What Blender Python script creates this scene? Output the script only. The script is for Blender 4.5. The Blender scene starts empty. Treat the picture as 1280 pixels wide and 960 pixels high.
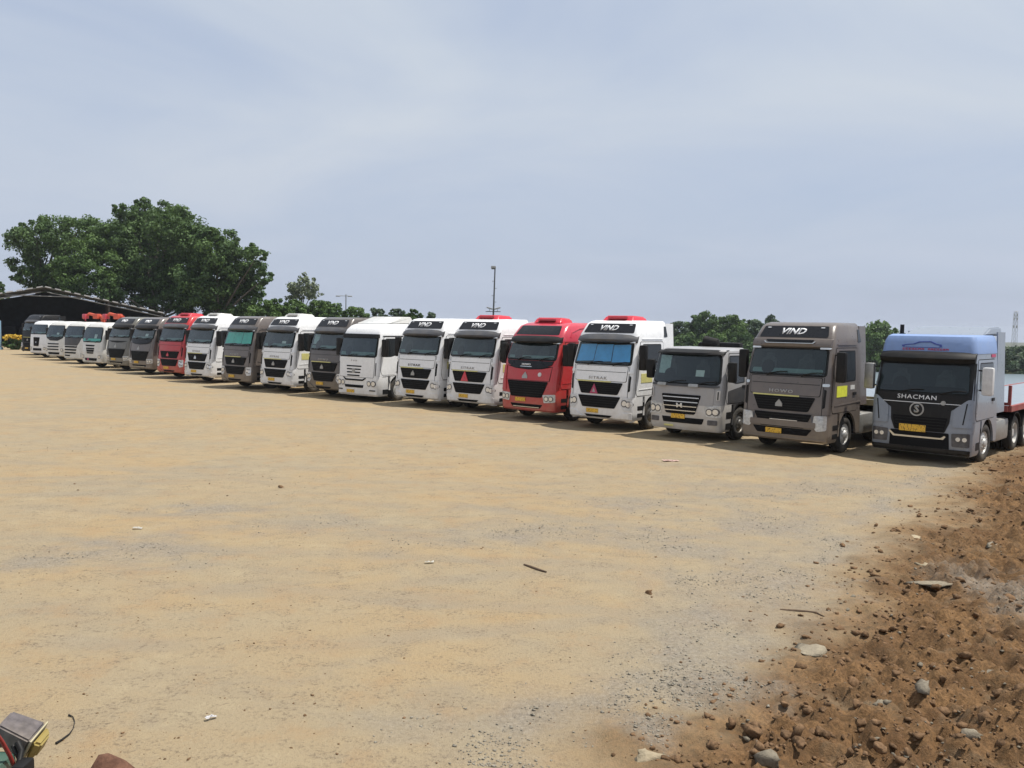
import bpy, bmesh, math, random
import numpy as np
from mathutils import Vector, Matrix
random.seed(7)
rng = np.random.default_rng(7)
R = math.radians
scene = bpy.context.scene
COL = scene.collection

# ------------------------------------------------------------------ camera, sun, sky
EYE = 3.4
FPX = 1050.0
PITCH = math.atan(73.0 / FPX)
ROLL = R(1.0)
cam_d = bpy.data.cameras.new('camera')
cam = bpy.data.objects.new('camera', cam_d)
COL.objects.link(cam)
cam.location = (0, 0, EYE)
CAM_M = Matrix.Rotation(math.pi / 2 - PITCH, 3, 'X') @ Matrix.Rotation(ROLL, 3, 'Z')
cam.rotation_euler = CAM_M.to_euler()
cam_d.sensor_width = 36.0
cam_d.lens = FPX / 1280 * 36.0
cam_d.clip_start = 0.05
cam_d.clip_end = 9000
scene.camera = cam

SUN_EL = R(67)
SUN_AZ = (1.0, 0.02)
_l = math.hypot(*SUN_AZ)
sun_dir = Vector((SUN_AZ[0] / _l * math.cos(SUN_EL), SUN_AZ[1] / _l * math.cos(SUN_EL), math.sin(SUN_EL)))
sun_d = bpy.data.lights.new('sun', 'SUN')
sun = bpy.data.objects.new('sun', sun_d)
COL.objects.link(sun)
sun.rotation_euler = sun_dir.to_track_quat('Z', 'Y').to_euler()
sun_d.energy = 4.9
sun_d.angle = R(0.6)
sun_d.color = (1.0, 0.95, 0.86)

world = bpy.data.worlds.new('World')
scene.world = world
world.use_nodes = True
def build_world():
    nt = world.node_tree
    nt.nodes.clear()
    N = nt.nodes.new
    L = nt.links.new
    out = N('ShaderNodeOutputWorld')
    bg = N('ShaderNodeBackground')
    bg.inputs[1].default_value = 0.10
    sky = N('ShaderNodeTexSky')
    sky.sky_type = 'NISHITA'
    sky.sun_disc = False
    sky.sun_elevation = SUN_EL
    sky.sun_rotation = math.atan2(SUN_AZ[0], SUN_AZ[1])
    sky.air_density = 1.2
    sky.dust_density = 1.5
    sky.ozone_density = 2.0
    tc = N('ShaderNodeTexCoord')
    sep = N('ShaderNodeSeparateXYZ')
    L(tc.outputs['Generated'], sep.inputs[0])
    mz = N('ShaderNodeMath'); mz.operation = 'MAXIMUM'; mz.inputs[1].default_value = 0.0
    L(sep.outputs[2], mz.inputs[0])
    az = N('ShaderNodeMath'); az.operation = 'ADD'; az.inputs[1].default_value = 0.22
    L(mz.outputs[0], az.inputs[0])
    dx = N('ShaderNodeMath'); dx.operation = 'DIVIDE'
    dy = N('ShaderNodeMath'); dy.operation = 'DIVIDE'
    L(sep.outputs[0], dx.inputs[0]); L(az.outputs[0], dx.inputs[1])
    L(sep.outputs[1], dy.inputs[0]); L(az.outputs[0], dy.inputs[1])
    cmb = N('ShaderNodeCombineXYZ')
    L(dx.outputs[0], cmb.inputs[0]); L(dy.outputs[0], cmb.inputs[1])
    mp = N('ShaderNodeMapping')
    mp.inputs['Rotation'].default_value = (0, 0, R(-28))
    mp.inputs['Scale'].default_value = (0.75, 0.95, 1)
    mp.inputs['Location'].default_value = (7.7, 4.1, 0)
    L(cmb.outputs[0], mp.inputs[0])
    n1 = N('ShaderNodeTexNoise')
    n1.inputs['Scale'].default_value = 1.15
    n1.inputs['Detail'].default_value = 5
    n1.inputs['Roughness'].default_value = 0.52
    n1.inputs['Distortion'].default_value = 0.5
    L(mp.outputs[0], n1.inputs['Vector'])
    r1 = N('ShaderNodeValToRGB')
    r1.color_ramp.elements[0].position = 0.28
    r1.color_ramp.elements[0].color = (0.36, 0.36, 0.36, 1)
    r1.color_ramp.elements[1].position = 0.68
    r1.color_ramp.elements[1].color = (0.97, 0.97, 0.97, 1)
    L(n1.outputs[0], r1.inputs[0])
    # veil of cirrus: warmer-white high up, blue-grey haze low down
    cm = N('ShaderNodeMix'); cm.data_type = 'RGBA'
    cm.inputs[6].default_value = (4.4, 4.95, 6.15, 1)
    cm.inputs[7].default_value = (6.15, 6.6, 6.95, 1)
    ez = N('ShaderNodeMapRange')
    ez.inputs['From Min'].default_value = 0.0
    ez.inputs['From Max'].default_value = 0.36
    L(mz.outputs[0], ez.inputs['Value'])
    L(ez.outputs[0], cm.inputs[0])
    mx = N('ShaderNodeMix'); mx.data_type = 'RGBA'
    # thin blue parts: the clear sky dimmed by the veil
    thin = N('ShaderNodeMix'); thin.data_type = 'RGBA'
    thin.inputs[0].default_value = 0.62
    thin.inputs[7].default_value = (3.5, 4.3, 6.4, 1)
    L(sky.outputs[0], thin.inputs[6])
    L(r1.outputs[0], mx.inputs[0])
    L(thin.outputs[2], mx.inputs[6])
    L(cm.outputs[2], mx.inputs[7])
    L(mx.outputs[2], bg.inputs[0])
    L(bg.outputs[0], out.inputs[0])
build_world()
vs = scene.view_settings
vs.view_transform = 'Standard'
vs.look = 'None'
vs.exposure = 0.18
vs.gamma = 1.0
vs.use_curve_mapping = False
scene.cycles.max_bounces = 6
scene.cycles.transparent_max_bounces = 12
scene.cycles.diffuse_bounces = 3
scene.cycles.glossy_bounces = 3

# ------------------------------------------------------------------ pixel rays of the photograph -> points
def ray(px, py):
    return CAM_M @ Vector(((px - 640) / FPX, (480 - py) / FPX, -1.0))
def on_ground(px, py, z=0.0):
    r = ray(px, py)
    t = (z - EYE) / r.z
    return Vector((r.x * t, r.y * t, z))
def at_y(px, py, y):
    r = ray(px, py)
    t = y / r.y
    return Vector((r.x * t, y, EYE + r.z * t))

# ------------------------------------------------------------------ object helpers
def tag(o, label=None, cat=None, group=None, kind=None):
    if label: o['label'] = label
    if cat: o['category'] = cat
    if group: o['group'] = group
    if cat and not kind: kind = 'thing'
    if kind: o['kind'] = kind
    return o
def empty(name, loc, rz=0.0):
    o = bpy.data.objects.new(name, None)
    COL.objects.link(o)
    o.location = loc
    o.rotation_euler = (0, 0, rz)
    o.empty_display_size = 0.3
    return o
def link(name, me, parent=None, loc=None, rot=None):
    o = bpy.data.objects.new(name, me)
    COL.objects.link(o)
    if parent: o.parent = parent
    if loc is not None: o.location = loc
    if rot is not None: o.rotation_euler = rot
    return o
def bm_mesh(name, bm, mats, smooth=35, recalc=True):
    if recalc:
        bmesh.ops.recalc_face_normals(bm, faces=bm.faces)
    me = bpy.data.meshes.new(name)
    bm.to_mesh(me)
    bm.free()
    for m in (mats if isinstance(mats, (list, tuple)) else [mats]):
        me.materials.append(m)
    if smooth:
        me.shade_smooth()
        me.set_sharp_from_angle(angle=R(smooth))
    return me
def np_mesh(name, V, F, mats, smooth=False):
    """V (n,3) float array, F (m,k) int array of equal sized faces"""
    me = bpy.data.meshes.new(name)
    V = np.ascontiguousarray(V, dtype=np.float32)
    F = np.ascontiguousarray(F, dtype=np.int32)
    k = F.shape[1]
    me.vertices.add(len(V)); me.vertices.foreach_set('co', V.ravel())
    me.loops.add(F.size); me.loops.foreach_set('vertex_index', F.ravel())
    me.polygons.add(len(F))
    me.polygons.foreach_set('loop_start', np.arange(0, F.size, k, dtype=np.int32))
    me.polygons.foreach_set('loop_total', np.full(len(F), k, dtype=np.int32))
    me.update(calc_edges=True)
    me.validate()
    for m in (mats if isinstance(mats, (list, tuple)) else [mats]):
        me.materials.append(m)
    if smooth: me.shade_smooth()
    return me
def bx(bm, x0, x1, y0, y1, z0, z1, bev=0.0, mi=0):
    vs_ = [bm.verts.new(p) for p in ((x0,y0,z0),(x1,y0,z0),(x1,y1,z0),(x0,y1,z0),(x0,y0,z1),(x1,y0,z1),(x1,y1,z1),(x0,y1,z1))]
    fs = [bm.faces.new([vs_[i] for i in f]) for f in ((3,2,1,0),(4,5,6,7),(0,1,5,4),(1,2,6,5),(2,3,7,6),(3,0,4,7))]
    for f in fs: f.material_index = mi
    if bev:
        es = list({e for f in fs for e in f.edges})
        bmesh.ops.bevel(bm, geom=es, offset=bev, segments=2, affect='EDGES', profile=0.6)
def tube(bm, pts, radii, seg=8, cap=True):
    pts = [Vector(p) for p in pts]
    if not isinstance(radii, (list, tuple)): radii = [radii] * len(pts)
    rings = []
    up = None
    for i, p in enumerate(pts):
        a = pts[max(i - 1, 0)]; b = pts[min(i + 1, len(pts) - 1)]
        t = (b - a).normalized()
        if up is None:
            up = Vector((0, 0, 1)) if abs(t.z) < 0.9 else Vector((1, 0, 0))
        u = t.cross(up).normalized(); w = u.cross(t).normalized(); up = w
        rings.append([bm.verts.new(p + (u * math.cos(2*math.pi*k/seg) + w * math.sin(2*math.pi*k/seg)) * radii[i]) for k in range(seg)])
    for A, B in zip(rings, rings[1:]):
        for k in range(seg):
            bm.faces.new((A[k], A[(k+1) % seg], B[(k+1) % seg], B[k]))
    if cap:
        bm.faces.new(rings[0][::-1]); bm.faces.new(rings[-1])
def lathe_x(bm, prof, seg=24, cx=0, cy=0, cz=0, mi=0):
    """prof: list of (x, r) about an axis along x"""
    rings = []
    for x, r in prof:
        if r < 1e-5:
            rings.append([bm.verts.new((cx + x, cy, cz))])
        else:
            rings.append([bm.verts.new((cx + x, cy + r*math.cos(2*math.pi*k/seg), cz + r*math.sin(2*math.pi*k/seg))) for k in range(seg)])
    for A, B in zip(rings, rings[1:]):
        for k in range(seg):
            k2 = (k+1) % seg
            if len(A) == 1 and len(B) == 1: continue
            if len(A) == 1: f = bm.faces.new((A[0], B[k2], B[k]))
            elif len(B) == 1: f = bm.faces.new((A[k], A[k2], B[0]))
            else: f = bm.faces.new((A[k], A[k2], B[k2], B[k]))
            f.material_index = mi

# ------------------------------------------------------------------ numpy noise
def _hash(ix, iy, seed):
    h = (ix.astype(np.int64) * 374761393 + iy.astype(np.int64) * 668265263 + seed * 69069) & 0x7fffffff
    h = ((h ^ (h >> 13)) * 1274126177) & 0x7fffffff
    return ((h ^ (h >> 16)) & 0xffff) / 65535.0
def vnoise(x, y, seed=0):
    x = np.asarray(x, float); y = np.asarray(y, float)
    ix = np.floor(x); iy = np.floor(y)
    fx = x - ix; fy = y - iy
    fx = fx*fx*(3-2*fx); fy = fy*fy*(3-2*fy)
    a = _hash(ix, iy, seed); b = _hash(ix+1, iy, seed); c = _hash(ix, iy+1, seed); d = _hash(ix+1, iy+1, seed)
    return (a*(1-fx)+b*fx)*(1-fy) + (c*(1-fx)+d*fx)*fy - 0.5
def fbm(x, y, seed=0, octv=4, gain=0.5):
    s = 0; a = 1.0; f = 1.0
    for o in range(octv):
        s = s + a * vnoise(np.asarray(x)*f + 13.7*o, np.asarray(y)*f - 7.1*o, seed + o)
        a *= gain; f *= 2.03
    return s
def sstep(a, b, x):
    t = np.clip((np.asarray(x, float) - a) / (b - a), 0, 1)
    return t*t*(3-2*t)

# ------------------------------------------------------------------ materials
MATS = {}
class MB:
    """tiny node builder"""
    def __init__(s, name):
        s.m = bpy.data.materials.new(name); s.m.use_nodes = True
        s.nt = s.m.node_tree
        s.b = s.nt.nodes['Principled BSDF']
        MATS[name] = s.m
    def n(s, t, **kw):
        nd = s.nt.nodes.new(t)
        for k, v in kw.items(): setattr(nd, k, v)
        return nd
    def l(s, a, b): s.nt.links.new(a, b)
    def coord(s, kind='Object', scale=(1,1,1), rot=(0,0,0)):
        tc = s.n('ShaderNodeTexCoord'); mp = s.n('ShaderNodeMapping')
        mp.inputs['Scale'].default_value = scale; mp.inputs['Rotation'].default_value = rot
        s.l(tc.outputs[kind], mp.inputs[0]); return mp.outputs[0]
    def geo(s, scale=(1,1,1), rot=(0,0,0)):
        g = s.n('ShaderNodeNewGeometry'); mp = s.n('ShaderNodeMapping')
        mp.inputs['Scale'].default_value = scale; mp.inputs['Rotation'].default_value = rot
        s.l(g.outputs['Position'], mp.inputs[0]); return mp.outputs[0]
    def noise(s, vec, scale=5, detail=5, rough=.55, dist=0.0):
        t = s.n('ShaderNodeTexNoise')
        t.inputs['Scale'].default_value = scale; t.inputs['Detail'].default_value = detail
        t.inputs['Roughness'].default_value = rough; t.inputs['Distortion'].default_value = dist
        s.l(vec, t.inputs['Vector']); return t.outputs[0]
    def ramp(s, fac, stops):
        r = s.n('ShaderNodeValToRGB'); e = r.color_ramp.elements
        while len(e) < len(stops): e.new(.5)
        for i, (p, c) in enumerate(stops):
            e[i].position = p; e[i].color = (c, c, c, 1) if isinstance(c, (int, float)) else (*c, 1)
        s.l(fac, r.inputs[0]); return r.outputs[0]
    def mix(s, fac, a, b, blend='MIX'):
        m = s.n('ShaderNodeMix', data_type='RGBA', blend_type=blend)
        for i, v in ((0, fac), (6, a), (7, b)):
            if hasattr(v, 'is_linked'): s.l(v, m.inputs[i])
            elif i == 0: m.inputs[0].default_value = v
            else: m.inputs[i].default_value = (*v, 1)
        return m.outputs[2]
    def bump(s, h, strength=.3, dist=.02):
        b = s.n('ShaderNodeBump'); b.inputs['Strength'].default_value = strength; b.inputs['Distance'].default_value = dist
        s.l(h, b.inputs['Height']); s.l(b.outputs[0], s.b.inputs['Normal']); return b
    def set(s, **kw):
        for k, v in kw.items():
            k = k.replace('_', ' ')
            i = s.b.inputs[k]
            if hasattr(v, 'is_linked'): s.l(v, i)
            elif isinstance(v, tuple): i.default_value = (*v, 1)
            else: i.default_value = v
        return s

DUST = (0.34, 0.28, 0.20)
def paint(name, col, rough=.32, dust=.25, coat=.45, low=.45, spec=.5):
    b = MB(name)
    v = b.coord('Object')
    n = b.noise(v, 1.6, 6, .62)
    n2 = b.noise(v, 9, 4, .6)
    ns = b.noise(b.coord('Object', (14, 14, 1.1)), 1.0, 4, .6)
    d = b.ramp(n, [(.40, 0.0), (.75, dust)])
    c0 = b.mix(b.ramp(n2, [(.3, 0.0), (.7, 1.0)]), tuple(x*.94 for x in col), tuple(min(1, x*1.05) for x in col))
    c0 = b.mix(b.ramp(ns, [(.54, 0.0), (.75, .22)]), c0, tuple(x*.55 + .04 for x in col))
    tc = b.n('ShaderNodeTexCoord'); sp = b.n('ShaderNodeSeparateXYZ'); b.l(tc.outputs['Object'], sp.inputs[0])
    mr = b.n('ShaderNodeMapRange'); mr.inputs['From Min'].default_value = 1.5; mr.inputs['From Max'].default_value = .3
    b.l(sp.outputs[2], mr.inputs['Value'])
    m1 = b.n('ShaderNodeMath', operation='MULTIPLY'); b.l(mr.outputs[0], m1.inputs[0]); b.l(b.ramp(n, [(.30, .2*low), (.65, low)]), m1.inputs[1])
    c1 = b.mix(d, c0, DUST)
    b.set(Base_Color=b.mix(m1.outputs[0], c1, tuple(x*.9 for x in DUST)), Roughness=b.ramp(n2, [(.3, rough*.8), (.7, min(1, rough*1.4))]), Coat_Weight=coat, Coat_Roughness=.12)
    b.b.inputs['Specular IOR Level'].default_value = spec
    return b.m
WHITE = paint('white paint', (.80, .805, .82), dust=.08)
IVORY = paint('aged white paint', (.70, .70, .68), dust=.3)
BROWN = paint('brown grey paint', (.085, .072, .066), dust=.12)
BROWN2 = paint('taupe metallic paint', (.118, .098, .090), dust=.14)
OLIVE = paint('grey olive paint', (.105, .102, .088), dust=.2)
REDP = paint('red paint', (.46, .018, .022), dust=.10)
REDR = paint('bright red paint', (.60, .022, .045), rough=.42, dust=.06)
PINKR = paint('pinkish red paint', (.52, .04, .07), dust=.08)
GREYP = paint('worn grey paint', (.32, .32, .335), rough=.5, dust=.25)
BLUEP = paint('pale blue paint', (.20, .30, .54), rough=.45, dust=.06, coat=.1)
BLUES = paint('blue grey paint', (.225, .262, .325), dust=.10, low=.25)
BLACKP = paint('black paint', (.010, .010, .011), dust=.02, coat=0, low=.05, spec=.2)
DKPANEL = paint('dark gloss panel', (.010, .011, .015), rough=.3, dust=.015, coat=0, low=.1, spec=.25)
ORANGER = paint('orange red paint', (.50, .06, .025), rough=.5, dust=.15, coat=.1)
TEALP = paint('teal paint', (.02, .10, .085), dust=.3)
DUSTYB = paint('dusty pale bumper', (.54, .53, .52), rough=.5, dust=.3)
def simple(name, col, rough=.5, metal=0.0, var=.12, scale=8, dust=0.0, bump=0.0, spec=.5):
    b = MB(name)
    v = b.coord('Object')
    n = b.noise(v, scale, 5, .6)
    c = b.mix(b.ramp(n, [(.3, 0.0), (.7, 1.0)]), tuple(x*(1-var) for x in col), tuple(min(1, x*(1+var)) for x in col))
    if dust: c = b.mix(b.ramp(b.noise(v, 2.3, 6, .65), [(.42, 0.0), (.72, dust)]), c, DUST)
    b.set(Base_Color=c, Roughness=rough, Metallic=metal)
    b.b.inputs['Specular IOR Level'].default_value = spec
    if bump: b.bump(n, bump, .02)
    return b.m
PLASTIC = simple('black plastic', (.010, .010, .011), .55, dust=.03, spec=.2)
GREYPL = simple('dark grey plastic', (.045, .046, .052), .45, dust=.10)
GRILLE = simple('grille black', (.005, .005, .006), .7, spec=.15)
CHROME = simple('chrome trim', (.62, .62, .60), .22, .9, .08)
STEEL = simple('dull steel', (.36, .36, .35), .45, .6, .15, dust=.3)
RIMW = simple('silver rim', (.52, .52, .51), .45, .15, .15, dust=.45)
RIMD = simple('dark rim', (.10, .10, .10), .5, .2, .2, dust=.5)
RUBBER = simple('tyre rubber', (.014, .014, .015), .8, dust=.22)
CHASSIS = simple('chassis black', (.014, .014, .015), .6, dust=.12)
LAMPG = simple('headlamp glass', (.50, .52, .54), .12, .25, .30, 14)
LAMPD = simple('lamp housing', (.09, .09, .10), .3, .3, .3, 10)
LENS = simple('lamp lens', (.72, .73, .74), .08, .5)
AMBER = simple('amber lens', (.30, .23, .07), .45)
PAPER = simple('paper notes', (.6, .6, .58), .8)
REDD = simple('dull red rail', (.27, .045, .042), .6, dust=.25)
DECK = simple('worn steel deck', (.25, .29, .34), .42, .25, .15, 3, dust=.12)
TARP = simple('blue sunshade', (.10, .44, .92), .5, 0, .12, 5)
TEALSH = simple('teal sunshade', (.05, .60, .46), .5, 0, .15, 5)
CURTAIN = simple('pale curtain', (.34, .40, .40), .8, 0, .2, 12)
SEAT = simple('seat cloth', (.035, .037, .04), .9, 0, .3)
DASH = simple('dashboard grey green', (.13, .19, .18), .6, 0, .2)
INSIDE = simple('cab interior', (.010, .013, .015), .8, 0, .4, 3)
LETW = simple('white lettering', (.75, .76, .78), .4)
LETG = simple('grey lettering', (.34, .33, .32), .4)
LETB = simple('black lettering', (.02, .02, .02), .4)
LETR = simple('red lettering', (.40, .05, .12), .5)
LETBL = simple('blue lettering', (.05, .08, .32), .5)
STICKY = simple('yellow sticker', (.62, .66, .06), .5)
STICKP = simple('pale yellow sticker', (.62, .58, .22), .5)
STICKW = simple('white sticker', (.6, .6, .6), .5)
def plate_mat():
    b = MB('yellow plate')
    v = b.coord('Object', (38, 38, 20))
    n = b.noise(v, 1.0, 2, .5)
    b.set(Base_Color=b.mix(b.ramp(n, [(.55, 0.0), (.60, 1.0)]), (.72, .43, .04), (.22, .12, .02)), Roughness=.45)
    return b.m
PLATE = plate_mat()
def glass_mat(name, tint, refl=.30, trans=.8):
    b = MB(name); nt = b.nt
    out = nt.nodes['Material Output']
    tr = b.n('ShaderNodeBsdfTransparent'); tr.inputs[0].default_value = (*tint, 1)
    gl = b.n('ShaderNodeBsdfGlossy'); gl.inputs['Roughness'].default_value = .06; gl.inputs[0].default_value = (.85, .9, .95, 1)
    lw = b.n('ShaderNodeLayerWeight'); lw.inputs[0].default_value = refl
    mp = b.n('ShaderNodeMapRange'); mp.inputs['To Min'].default_value = .03; mp.inputs['To Max'].default_value = .42
    b.l(lw.outputs['Facing'], mp.inputs[0])
    mx = b.n('ShaderNodeMixShader')
    b.l(mp.outputs[0], mx.inputs[0]); b.l(tr.outputs[0], mx.inputs[1]); b.l(gl.outputs[0], mx.inputs[2])
    b.l(mx.outputs[0], out.inputs[0])
    nt.nodes.remove(b.b)
    return b.m
GLASS = glass_mat('windscreen glass', (.62, .74, .74), .22)
GLASSD = simple('dark window glass', (.012, .015, .017), .10)
MIRRORG = simple('mirror glass', (.6, .65, .7), .05, 1.0, .03)

# ------------------------------------------------------------------ truck kit
MESH = {}
def cached(key, make):
    if key not in MESH: MESH[key] = make()
    return MESH[key]

class Surf:
    """cab skin: front profile yf(z), half width hw(z), rear yr(z), crowned front with rounded corners"""
    def __init__(s, sid, levels, crown=.09, r=.2, rr=.06):
        s.id = sid
        L = np.array(levels, float)
        s.z, s.f, s.b, s.w = L[:, 0], L[:, 1], L[:, 2], L[:, 3]
        s.crown, s.r, s.rr = crown, r, rr
    def hw(s, z): return float(np.interp(z, s.z, s.w))
    def yf(s, z): return float(np.interp(z, s.z, s.f))
    def yr(s, z): return float(np.interp(z, s.z, s.b))
    def front(s, x, z):
        w = s.hw(z); a = abs(x); k = w - s.r
        if a <= k: return s.yf(z) - s.crown * (a / w) ** 2
        e = min(a - k, s.r)
        return s.yf(z) - s.crown * (k / w) ** 2 - (s.r - math.sqrt(max(s.r ** 2 - e ** 2, 0)))
    def loop(s, z, yr=None, off=0.0):
        w = s.hw(z); k = w - s.r; yr = s.yr(z) if yr is None else yr
        half = [(k * f, ) for f in (0, .35, .7)]
        pts = []
        fr = [k * f for f in (0, .3, .55, .8)]
        for x in fr: pts.append((x, s.yf(z) - s.crown * (x / w) ** 2 + off))
        base = s.yf(z) - s.crown * (k / w) ** 2
        for a in (0, 22.5, 45, 67.5, 90):
            pts.append((k + (s.r + off) * math.sin(R(a)), base - s.r + (s.r + off) * math.cos(R(a))))
        pts.append((w + off, yr + s.rr)); pts.append((w + off - s.rr, yr))
        left = [(-x, y) for x, y in pts[1:]][::-1]
        return [(x, y, z) for x, y in pts + left]
    def shell(s, z0, z1, yr=None, off=0.0, extra=()):
        zs = sorted({z0, z1, *[z for z in s.z if z0 < z < z1], *[z for z in extra if z0 < z < z1]})
        bm = bmesh.new()
        rings = [[bm.verts.new(p) for p in s.loop(z, yr, off)] for z in zs]
        n = len(rings[0])
        for A, B in zip(rings, rings[1:]):
            for i in range(n): bm.faces.new((A[i], A[(i+1) % n], B[(i+1) % n], B[i]))
        bm.faces.new(rings[0][::-1]); bm.faces.new(rings[-1])
        return bm

def rounded(pts, rad, n=3):
    if rad <= 0: return pts
    out = []
    m = len(pts)
    for i in range(m):
        p = Vector((*pts[i], 0)); a = Vector((*pts[i-1], 0)); b = Vector((*pts[(i+1) % m], 0))
        r1 = min(rad, (a-p).length*.45, (b-p).length*.45)
        A = p + (a-p).normalized()*r1; B = p + (b-p).normalized()*r1
        for k in range(n+1):
            t = k / n
            q = A*(1-t)**2 + p*2*t*(1-t) + B*t*t
            out.append((q.x, q.y))
    return out
def rect(x0, x1, z0, z1): return [(x0, z0), (x1, z0), (x1, z1), (x0, z1)]
def trap(wb, wt, z0, z1, cx=0): return [(cx-wb, z0), (cx+wb, z0), (cx+wt, z1), (cx-wt, z1)]
def mirrored(pts): return [(-x, z) for x, z in pts]
def disc(cx, cz, r, n=14): return [(cx + r*math.cos(2*math.pi*k/n), cz + r*math.sin(2*math.pi*k/n)) for k in range(n)]

def panel_bm(pts, cuts_u, cuts_z, mapf, d, inset):
    bm = bmesh.new()
    vs_ = [bm.verts.new((u, 0, z)) for u, z in pts]
    bm.faces.new(vs_)
    us = [p[0] for p in pts]; zs = [p[1] for p in pts]
    for c in cuts_u:
        if min(us) + .01 < c < max(us) - .01:
            bmesh.ops.bisect_plane(bm, geom=bm.verts[:] + bm.edges[:] + bm.faces[:], plane_co=(c, 0, 0), plane_no=(1, 0, 0))
    for c in cuts_z:
        if min(zs) + .01 < c < max(zs) - .01:
            bmesh.ops.bisect_plane(bm, geom=bm.verts[:] + bm.edges[:] + bm.faces[:], plane_co=(0, 0, c), plane_no=(0, 0, 1))
    be = [e for e in bm.edges if len(e.link_faces) == 1]
    low = {}
    for e in be:
        for v in e.verts:
            if v not in low:
                low[v] = bm.verts.new(mapf(v.co.x, v.co.z, inset))
    for e in be:
        a, b = e.verts
        bm.faces.new((a, b, low[b], low[a]))
    lows = set(low.values())
    for v in bm.verts:
        if v not in lows: v.co = mapf(v.co.x, v.co.z, d)
    return bm

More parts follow.
